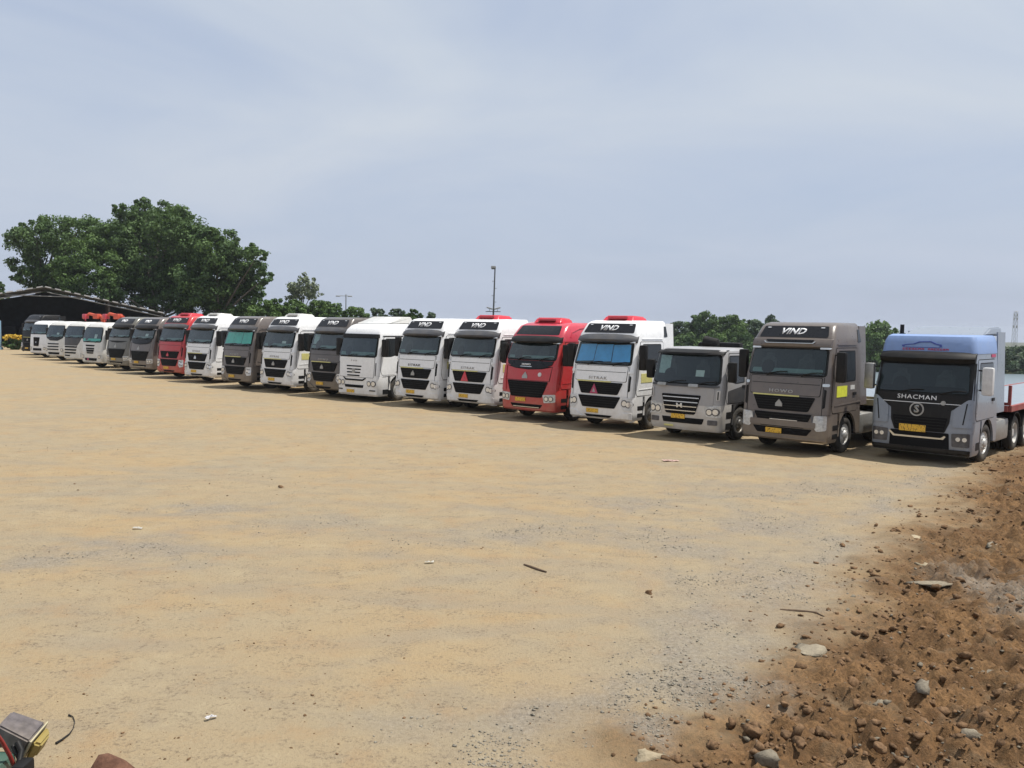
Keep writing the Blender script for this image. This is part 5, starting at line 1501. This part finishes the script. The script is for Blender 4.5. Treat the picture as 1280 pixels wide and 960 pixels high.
# ------------------------------------------------------------------ poles and the far mast
POLE = simple('dull pole steel', (.10, .105, .11), .6, .3, .2)
def light_pole():
    y = 118.0
    b_ = at_y(616.6, 396, y); t = at_y(618.8, 335, y)
    bz = float(terrain(b_.x, y))
    d = (t - b_) / (t.z - b_.z)
    o = b_ + d*(bz - .2 - b_.z)
    e = empty('light_pole', o); tag(e, 'tall thin light pole with rungs and one lamp head above the white truck', 'light pole')
    H = t.z - o.z
    bm = bmesh.new(); tube(bm, [(0, 0, 0), d*H*.5, d*H], [.16, .13, .09], 8)
    link('pole', bm_mesh('pole', bm, POLE, 40), e)
    bm = bmesh.new(); tx = d.x*H
    bx(bm, tx-.55, tx+.12, -.3, .3, H-.1, H+.28, .08)
    h = link('lamp_head', bm_mesh('lamp_head', bm, STEEL, 40), e)
    bm = bmesh.new(); bx(bm, tx-.5, tx+.05, -.26, .26, H-.17, H-.104)
    link('lamp_glass', bm_mesh('lamp_glass', bm, GLASSD, 0), h)
    for k, (py, s) in enumerate(((351.5, -1), (360.5, 1), (369.5, -1), (377.5, 1))):
        z = at_y(617, py, y).z - o.z
        bm = bmesh.new(); tube(bm, [(d.x*z, 0, z), (d.x*z + s*.34, 0, z)], .035, 5)
        link('rung', bm_mesh('rung', bm, POLE, 0), e)
    z = at_y(617, 389.5, y).z - o.z
    bm = bmesh.new(); tube(bm, [(d.x*z-1.1, 0, z), (d.x*z+1.0, 0, z)], .06, 6)
    link('cross_arm', bm_mesh('cross_arm', bm, POLE, 0), e)
    for s in (-1, 1):
        bm = bmesh.new(); q = d.x*z + s*.55
        V = [(q-.42, -.2, z+.35+.12*(-s)), (q+.42, -.2, z+.35+.12*s), (q+.42, .25, z+.42+.12*s), (q-.42, .25, z+.42+.12*(-s))]
        A = [bm.verts.new(v) for v in V]; B = [bm.verts.new((a, b2, c+.16)) for a, b2, c in V]
        bm.faces.new(A[::-1]); bm.faces.new(B)
        for i in range(4): bm.faces.new((A[i], A[(i+1) % 4], B[(i+1) % 4], B[i]))
        tube(bm, [(q, 0, z), (q, 0, z+.42)], .04, 5)
        link('floodlight', bm_mesh('floodlight', bm, STEEL, 0), e)
light_pole()
def street_lamp():
    y = 138.0
    b_ = at_y(432, 392, y); t = at_y(433, 368, y)
    bz = float(terrain(b_.x, y)) - .2; H = t.z - bz
    e = empty('street_lamp', (b_.x, y, bz)); tag(e, 'small far street lamp with two arms above the bushes', 'street lamp')
    bm = bmesh.new(); tube(bm, [(0, 0, 0), (.05, 0, H)], [.12, .08], 8); link('pole', bm_mesh('pole', bm, STEEL, 40), e)
    for s, l in ((-1, 1.25), (1, .7)):
        bm = bmesh.new(); tube(bm, [(0, 0, H-.25), (s*l, 0, H-.18 - .05*l)], .05, 6)
        a = link('arm', bm_mesh('arm', bm, STEEL, 40), e)
        bm = bmesh.new(); bx(bm, s*l-.35, s*l+.35, -.16, .16, H-.38, H-.2, .05)
        link('lamp_head', bm_mesh('lamp_head', bm, RIMW, 40), a)
street_lamp()
def mast():
    y = 640.0
    b_ = at_y(1267.5, 434, y); t = at_y(1271, 389, y)
    bz = -21.0; 
    e = empty('lattice_mast', (b_.x, y, bz)); tag(e, 'faint far lattice mast above the trees at the right edge', 'mast')
    H = t.z - bz; W = 1.7
    bm = bmesh.new(); n = 9
    def corner(i, k):
        w = W*(1 - .45*k/n)
        return Vector((w*(1, -1, -1, 1)[i], w*(1, 1, -1, -1)[i], H*k/n))
    for i in range(4):
        tube(bm, [corner(i, 0), corner(i, n)], .10, 5)
    link('mast_leg', bm_mesh('mast_leg', bm, STEEL, 0), e)
    bm = bmesh.new()
    for k in range(n):
        for i in range(4):
            j = (i+1) % 4
            tube(bm, [corner(i, k), corner(j, k+1)], .05, 4); tube(bm, [corner(j, k), corner(i, k+1)], .05, 4); tube(bm, [corner(i, k+1), corner(j, k+1)], .05, 4)
    link('bracing', bm_mesh('bracing', bm, STEEL, 0), e)
    for z in (.93, .86, .72):
        for sg in (-1, 1):
            bm = bmesh.new(); bx(bm, sg*1.2-.25, sg*1.2+.25, -.5, .5, H*z-1.1, H*z+1.1, .1)
            link('antenna', bm_mesh('antenna', bm, RIMW, 0), e)
mast()

# ------------------------------------------------------------------ flowering shrub by the shed
def flower_bush():
    p = on_ground(17, 437)
    e = empty('flowering_bush', (p.x, p.y, -.05)); tag(e, 'low shrub with a flat top of yellow flowers in front of the dark shed', 'shrub')
    x, y = p.x, p.y
    leaves('crown', [(x-.5, y, .7, .55), (x+.4, y, .65, .55), (x, y, .5, .6), (x+.9, y, .55, .4)], 1500, .2, LEAF_D, e, (x, y, -.05), seed=300)
    fl = simple('yellow petals', (.70, .48, .06), .6, 0, .2)
    me_l = leaves('flowers', [(x-.6, y-.1, 1.28, .38), (x, y-.1, 1.30, .4), (x+.55, y-.1, 1.25, .38), (x+1.0, y-.1, 1.15, .3)], 700, .15, fl, e, (x, y, -.05), seed=301)
    bm = bmesh.new()
    for k in range(7): tube(bm, [(0, 0, -.05), (random.uniform(-.7, .8), random.uniform(-.3, .3), random.uniform(.7, 1.1))], [.03, .012], 5)
    link('stem', bm_mesh('stem', bm, BARK, 0), e)
flower_bush()

# ------------------------------------------------------------------ clods, stones and litter on the ground
def earth_mat(name, a, b2, fine=22):
    b = MB(name); P = b.geo()
    n = b.noise(P, fine, 5, .65); m = b.noise(P, 1.7, 4, .6)
    c = b.mix(b.ramp(n, [(.35, 0.0), (.65, 1.0)]), a, b2)
    c = b.mix(b.ramp(m, [(.4, 0.0), (.7, .5)]), c, tuple(x*1.35 for x in b2))
    b.set(Base_Color=c, Roughness=.95); b.b.inputs['Specular IOR Level'].default_value = .1
    b.bump(n, .7, .02)
    return b.m
CLOD = earth_mat('brown clod', (.066, .041, .024), (.195, .120, .068))
STONE = earth_mat('grey stone', (.11, .095, .075), (.20, .175, .135), 30)
GRAV = earth_mat('gravel stone', (.17, .155, .13), (.27, .245, .20), 30)
STONEW = earth_mat('pale stone', (.17, .145, .11), (.26, .225, .17), 30)
SLAB = earth_mat('pale tan slab', (.24, .20, .135), (.33, .275, .195), 18)
RUST = earth_mat('rust brown rock', (.085, .045, .032), (.16, .085, .058), 14)
TWIG = simple('dead twig', (.10, .065, .04), .8, 0, .3, 20)
def ico(n):
    bm = bmesh.new(); bmesh.ops.create_icosphere(bm, subdivisions=n, radius=1.0)
    V = np.array([v.co[:] for v in bm.verts]); F = np.array([[v.index for v in f.verts] for f in bm.faces]); bm.free()
    return V, F
I1, I2, I3 = ico(1), ico(2), ico(3)
def lump(V, seed, rough=.35, flat=.75, crag=True):
    g = np.random.default_rng(seed)
    W = V.copy()
    for k in range(7 if crag else 2):       # chop facets off
        d = g.normal(size=3); d /= np.linalg.norm(d)
        h = g.uniform(.35, .75)
        over = np.maximum(W @ d - h, 0)
        W = W - over[:, None]*d*.95
    nz = fbm(W[:, 0]*2.2 + seed, W[:, 1]*2.2 + W[:, 2]*1.7, seed, 4, .6)
    W = W*(1 + rough*nz)[:, None]
    W = W*(1 + g.normal(0, .17, len(W)))[:, None]
    W = W*np.array([1, g.uniform(.65, 1), flat*g.uniform(.7, 1.1)])
    return W
def scatter_stuff(name, label, cat, pts, sizes, mat, base, seed, protos=8, flat=.7, sink=.25, smooth=False):
    V0, F0 = base; g = np.random.default_rng(seed)
    P = [lump(V0, seed*31 + k, .45, flat) for k in range(protos)]
    N = len(pts); nv = len(V0)
    z = gz(pts[:, 0], pts[:, 1])
    ang = g.random(N)*2*np.pi; pi_ = g.integers(0, protos, N)
    out = np.zeros((N, nv, 3))
    for k in range(protos):
        m = pi_ == k
        W = P[k][None]*sizes[m][:, None, None]
        c, s = np.cos(ang[m])[:, None], np.sin(ang[m])[:, None]
        out[m, :, 0] = W[:, :, 0]*c - W[:, :, 1]*s + pts[m, 0][:, None]
        out[m, :, 1] = W[:, :, 0]*s + W[:, :, 1]*c + pts[m, 1][:, None]
        out[m, :, 2] = W[:, :, 2] + (z[m] + sizes[m]*(flat*.6 - sink))[:, None]
    F = (F0[None] + (np.arange(N)*nv)[:, None, None]).reshape(-1, 3)
    o = link(name, np_mesh(name, out.reshape(-1, 3), F, mat, smooth))
    tag(o, label, cat, kind='stuff')
def sample(n, x0, x1, y0, y1, dens, seed):
    g = np.random.default_rng(seed); out = []
    tot = 0
    while tot < n:
        x = g.uniform(x0, x1, n*2); y = y0 + (y1-y0)*g.random(n*2)**1.7
        k = g.random(n*2) < dens(x, y)
        p = np.stack([x[k], y[k]], 1); out.append(p); tot += len(p)
    return np.concatenate(out)[:n]
g_ = np.random.default_rng(99)
pt = sample(20000, 1, 20, 6.3, 30, lambda x, y: dirt_mask(x, y)*(.35 + .9*np.clip(fbm(x*.9, y*.9, 61, 3) + .3, 0, 1)), 1)
scatter_stuff('dirt_clods', 'loose brown earth clods strewn over the rough ground at right', 'earth', pt, np.clip(g_.lognormal(-4.1, .65, len(pt)), .007, .09), CLOD, I1, 3)
pt = sample(2600, 1, 20, 6.3, 28, lambda x, y: dirt_mask(x, y)*np.clip(fbm(x*.8, y*.8, 66, 3) + .35, 0, 1), 2)
scatter_stuff('stone_chips', 'grey stone chips in the brown earth at right', 'stones', pt, np.clip(g_.lognormal(-4.1, .5, len(pt)), .008, .05), STONE, I1, 4, flat=.55)
pt = sample(5000, -9, 14, 6.3, 22, lambda x, y: gravel_mask(x, y)**2*(.15 + sstep(-.1, .4, fbm(x*1.7, y*1.7, 63, 3))), 3)
scatter_stuff('gravel', 'grey gravel lying in patches on the sandy lot', 'gravel', pt, np.clip(g_.lognormal(-4.65, .4, len(pt)), .005, .024), GRAV, I1, 5, flat=.7, sink=.2)
pt = sample(2600, -14, 16, 6.3, 40, lambda x, y: (1 - dirt_mask(x, y))*np.clip(fbm(x*.7, y*.7, 71, 3) + .2, .05, 1), 4)
scatter_stuff('lot_pebbles', 'small scattered crumbs and pebbles on the sandy lot', 'pebbles', pt, np.clip(g_.lognormal(-4.6, .5, len(pt)), .005, .03), CLOD, I1, 6, flat=.6)

def stone(name, label, cat, px, py, r, mat, seed, group=None, flat=.7, sx=1.0, base=I2, rz=None, sink=.25, crag=True):
    p = on_ground(px, py)
    for _ in range(3):
        p = on_ground(px, py, gzf(p.x, p.y))
    V, F = base
    key = ('stone', seed, flat, mat.name, sx, len(V))
    me = cached(key, lambda: np_mesh(name, lump(V, seed, .4, flat, crag)*np.array([sx, 1, 1]), F, mat, False))
    o = link(name, me, None, (p.x, p.y, p.z + r*(flat*.6 - sink)), (0, 0, rz if rz is not None else random.uniform(0, 6.28)))
    o.scale = (r, r, r)
    tag(o, label, cat, group)
    return o
# the larger clods, each an object of its own
rr_ = random.Random(4)
BIG = [(1150, 643, .13), (1180, 660, .15), (1053, 683, .14), (1100, 690, .13), (1128, 708, .10), (1170, 735, .20), (1130, 738, .10), (1050, 787, .17), (1005, 797, .10), (1115, 800, .17), (1080, 795, .14), (1160, 772, .14), (1065, 855, .20), (1220, 770, .15), (1240, 790, .14), (1270, 760, .14), (1110, 825, .14), (1125, 830, .10), (1200, 880, .24), (1230, 900, .20), (1250, 870, .18), (1180, 850, .12), (1030, 920, .20), (940, 915, .22), (915, 905, .18), (960, 935, .16), (1000, 930, .14), (1100, 935, .18), (1150, 915, .14), (1105, 870, .12), (1270, 930, .2), (1180, 930, .2), (1075, 905, .14), (1205, 820, .16), (1265, 830, .18), (1145, 850, .1), (1200, 700, .14), (1240, 680, .16), (1225, 650, .13), (1265, 640, .16), (1250, 610, .12), (1210, 640, .1), (1165, 690, .1), (1140, 662, .09), (1000, 770, .08), (980, 880, .12), (890, 935, .15), (1240, 850, .13), (1165, 880, .13), (1130, 770, .1), (1275, 700, .14), (1090, 760, .09), (1210, 735, .13), (1235, 580, .12), (1262, 575, .14)]
for i, (px, py, r) in enumerate(BIG):
    stone('dirt_clod', 'fist to head sized brown earth clod lying on the rough ground at right', 'clod', px, py, r*.43, CLOD, 200 + i % 9, 'larger clods on the rough ground', flat=.8)
stone('stone_slab', 'long pale tan stone lying flat at the bottom edge', 'stone', 812, 945, .20, SLAB, 301, flat=.28, sx=1.25, rz=.35)
stone('stone_slab', 'whitish flat stone lying alone in the rough brown earth', 'stone', 1015, 816, .20, STONEW, 302, flat=.4, rz=.9)
stone('stone', 'angular grey stone with a dark side on the rough earth', 'stone', 1152, 865, .14, STONE, 303, flat=.8)
stone('stone', 'small white stone between clods near the bottom right', 'stone', 1100, 883, .08, STONEW, 304, flat=.8)
stone('stone', 'pair sized white stone at the bottom right below the long dark clod', 'stone', 1215, 922, .11, STONEW, 305, flat=.7)
stone('stone', 'grey stone cut by the bottom edge right of the pale slab', 'stone', 956, 952, .13, STONE, 306, flat=.8)
stone('stone_slab', 'grey flat slab at the right edge above the white stones', 'stone', 1240, 838, .11, STONE, 307, flat=.35, sx=1.4)
stone('stone_slab', 'pale flake on smooth brown ground left of the rough strip', 'stone', 1150, 703, .17, SLAB, 308, flat=.2)
stone('stone_slab', 'thin pale flake of stone near the edge of the rough strip, above the others', 'stone', 1145, 671, .16, SLAB, 309, flat=.2, sx=1.4)
stone('stone_slab', 'long whitish flake lying by the rough strip', 'stone', 1165, 727, .20, STONEW, 310, flat=.15, sx=1.7, rz=.1)
stone('stone_slab', 'white flake near the right edge below the trailer', 'stone', 1245, 678, .19, STONEW, 311, flat=.2, sx=1.4)
stone('stone', 'small pinkish stone beside the wheel of the blue truck', 'stone', 1240, 588, .14, CLOD, 312, flat=.5)
stone('dirt_clod', 'lone small brown clod out on the open sandy lot', 'clod', 351, 609, .10, CLOD, 313, flat=.5)
stone('dirt_clod', 'lone dark clod on the lot right of the stick', 'clod', 811, 742, .06, CLOD, 314, flat=.8)

def flat_scrap(name, label, px, py, w, l, mat, rz, cat='litter'):
    p = on_ground(px, py); z = gzf(p.x, p.y)
    bm = bmesh.new(); n = 5; rows = []
    q = random.Random(px)
    for i in range(n+1):
        rows.append([bm.verts.new((l*(i/n-.5), w*(j/3-.5), .012 + q.uniform(0, .025))) for j in range(4)])
    for A, B in zip(rows, rows[1:]):
        for j in range(3): bm.faces.new((A[j], A[j+1], B[j+1], B[j]))
    bmesh.ops.solidify(bm, geom=bm.faces[:], thickness=.004)
    o = link(name, bm_mesh(name, bm, mat, 0), None, (p.x, p.y, z), (0, 0, rz)); tag(o, label, cat)
flat_scrap('paper_scrap', 'pinkish white flat scrap on the sand before the grey truck', 838, 577, .22, .40, simple('pink paper', (.62, .45, .40), .8), .1)
flat_scrap('paper_scrap', 'small white rolled scrap on the sand near the bottom left', 264, 899, .035, .10, simple('white paper', (.75, .74, .76), .7), .7)
flat_scrap('paper_scrap', 'tiny white scrap on the sand left of the stick', 537, 705, .06, .13, simple('scrap paper', (.68, .66, .6), .8), .3)
flat_scrap('paper_scrap', 'tiny pale scrap on the far sand left of the lone clod', 172, 661, .07, .15, simple('pale paper', (.66, .63, .58), .8), .2)
def stick(name, label, pts, r, mat, lift=.012, cat='stick'):
    W = []
    for px, py in pts:
        p = on_ground(px, py); W.append(Vector((p.x, p.y, gzf(p.x, p.y) + lift)))
    o = W[0].copy(); bm = bmesh.new(); tube(bm, [w - o for w in W], r, 7)
    k = link(name, bm_mesh(name, bm, mat, 50), None, o); tag(k, label, cat)
stick('stick', 'dark brown stick lying on the sandy lot in the middle', [(655, 707), (663, 710), (672, 713.5), (683, 717)], [.012, .019, .017, .010], TWIG, .012)
stick('wire', 'short bent dark wire lying on the sand near the work lamp', [(86, 895), (91, 897), (93.5, 903), (92, 911), (87, 918), (78, 925), (70, 930)], [.009, .004, .003, .003, .006, .008, .010], PLASTIC, .012, 'wire')
stick('root', 'thin dark root along the edge of the sand at right', [(975, 763), (990, 764), (1005, 766), (1020, 770), (1030, 775)], [.008, .016, .015, .012, .006], TWIG, .004, 'root')

# rust brown rock that pokes into view at the bottom edge
def rock():
    p = on_ground(142, 1002)
    V, F = I3
    W = V.copy()
    W[:, 2] = np.maximum(W[:, 2], -.3)
    pk = np.exp(-((W[:, 0] + .42)**2 + W[:, 1]**2)/.16)*.42 + np.exp(-((W[:, 0] - .30)**2 + W[:, 1]**2)/.20)*.22
    W[:, 2] += pk*(W[:, 2] > 0)
    W = W*(1 + .10*fbm(W[:, 0]*2, W[:, 1]*2 + W[:, 2], 77, 4))[:, None]
    o = link('rock', np_mesh('rock', W*np.array([.22, .19, .22]), F, RUST, True), None, (p.x, p.y, gzf(p.x, p.y) + .05), (0, 0, 0))
    tag(o, 'rust brown two humped rock poking into view at the bottom edge', 'rock')
rock()

# the machine at the bottom left corner: only its bonnet corner and work lamp come into view
def machine():
    Y = 3.1
    a = at_y(14, 938, Y)
    e = empty('work_machine', (a.x - .62, Y + .0, 0)); tag(e, 'teal machine bonnet with red cable, cut off at the bottom left corner', 'machine')
    ox, oy = a.x - .62, Y
    top = a.z - .02
    bm = bmesh.new(); bx(bm, -.75, .62, -1.9, .06, 1.15, top, .05)
    link('bonnet', bm_mesh('bonnet', bm, TEALP, 40), e)
    bm = bmesh.new(); bx(bm, -.85, .55, -2.1, -.05, .55, 1.145, .04)
    link('chassis_frame', bm_mesh('chassis_frame', bm, CHASSIS, 40), e)
    for x in (-.75, .5):
        for y in (-1.75, -.45):
            w = link('wheel', tyre_mesh(), e, (x, y, .52))
            link('rim', rim_mesh(1 if x > 0 else -1, False, RIMD), w)
    def loc(px, py, y): 
        q = at_y(px, py, y); return Vector((q.x - ox, q.y - oy, q.z))
    bm = bmesh.new(); tube(bm, [loc(-8, 912, 3.0), loc(3, 928, 3.05), loc(12, 944, 3.08), loc(20, 962, 3.1)], .0075, 8)
    link('red_cable', bm_mesh('red_cable', bm, simple('red cable', (.24, .03, .025), .5), 50), e)
    bm = bmesh.new(); tube(bm, [loc(-20, 922, 3.2), loc(6, 920, 3.2), loc(14, 920, 3.2)], [.045, .042, .036], 12)
    link('lamp_mount', bm_mesh('lamp_mount', bm, GREYPL, 40), e)
    bm = bmesh.new(); tube(bm, [loc(22, 928, 3.12), loc(27, 938, 3.10), loc(24, 952, 3.08), loc(28, 962, 3.05)], .011, 8); tube(bm, [loc(16, 932, 3.12), loc(22, 945, 3.10), loc(27, 955, 3.08)], .008, 8)
    bm2 = bm
    link('lamp_cable', bm_mesh('lamp_cable', bm2, PLASTIC, 50), e)
    bm = bmesh.new(); q = loc(30, 956, 3.06)
    bx(bm, q.x-.03, q.x+.02, q.y-.04, q.y+.04, q.z-.06, q.z+.012, .012)
    link('cable_clip', bm_mesh('cable_clip', bm, PLASTIC, 40), e)
    # work lamp: dusty housing, cream gasket, amber lens; it points right and away
    c = at_y(27, 919, 3.2)
    L = empty('work_lamp', c, R(-18)); L.rotation_euler = (R(10), R(28), R(6))
    tag(L, 'dusty grey work lamp with cream rim and amber lens at the bottom left corner', 'lamp')
    bm = bmesh.new()
    A = [bm.verts.new(p) for p in ((-.085, -.05, -.02), (-.085, .05, -.02), (-.085, .05, .042), (-.085, -.05, .042))]
    B = [bm.verts.new(p) for p in ((.05, -.062, -.055), (.05, .062, -.055), (.05, .062, .046), (.05, -.062, .046))]
    bm.faces.new(A); bm.faces.new(B[::-1])
    for i in range(4): bm.faces.new((A[i], B[i], B[(i+1) % 4], A[(i+1) % 4]))
    bmesh.ops.bevel(bm, geom=bm.edges[:], offset=.007, segments=2, affect='EDGES')
    hs = simple('dusty housing', (.10, .088, .092), .9, 0, .35, 30, dust=.45)
    link('housing', bm_mesh('housing', bm, hs, 40), L)
    bm = bmesh.new(); bx(bm, .051, .058, -.065, .065, -.058, .049, .003)
    link('lamp_rim', bm_mesh('lamp_rim', bm, simple('cream gasket', (.38, .34, .22), .8), 40), L)
    bm = bmesh.new()
    A = [bm.verts.new(p) for p in ((.063, -.056, -.05), (.063, .056, -.05), (.063, .056, .042), (.063, -.056, .042))]
    B = [bm.verts.new(p) for p in ((.092, -.035, -.038), (.092, .035, -.038), (.092, .035, .028), (.092, -.035, .028))]
    bm.faces.new(A); bm.faces.new(B[::-1])
    for i in range(4): bm.faces.new((A[i], B[i], B[(i+1) % 4], A[(i+1) % 4]))
    bmesh.ops.bevel(bm, geom=bm.edges[:], offset=.008, segments=2, affect='EDGES')
    link('lamp_lens', bm_mesh('lamp_lens', bm, AMBER, 40), L)
machine()

# ------------------------------------------------------------------ the air
def haze():
    bm = bmesh.new(); bx(bm, -1700, 1700, -420, 2900, -24, 27)
    m = bpy.data.materials.new('haze air'); m.use_nodes = True; nt = m.node_tree; nt.nodes.clear()
    o = nt.nodes.new('ShaderNodeOutputMaterial'); v = nt.nodes.new('ShaderNodeVolumePrincipled')
    v.inputs['Color'].default_value = (.80, .86, .95, 1); v.inputs['Density'].default_value = .0002; v.inputs['Anisotropy'].default_value = .2
    nt.links.new(v.outputs[0], o.inputs['Volume'])
    tag(link('haze', bm_mesh('haze', bm, m, 0)), 'thin pale haze over the whole lot', kind='stuff')
haze()
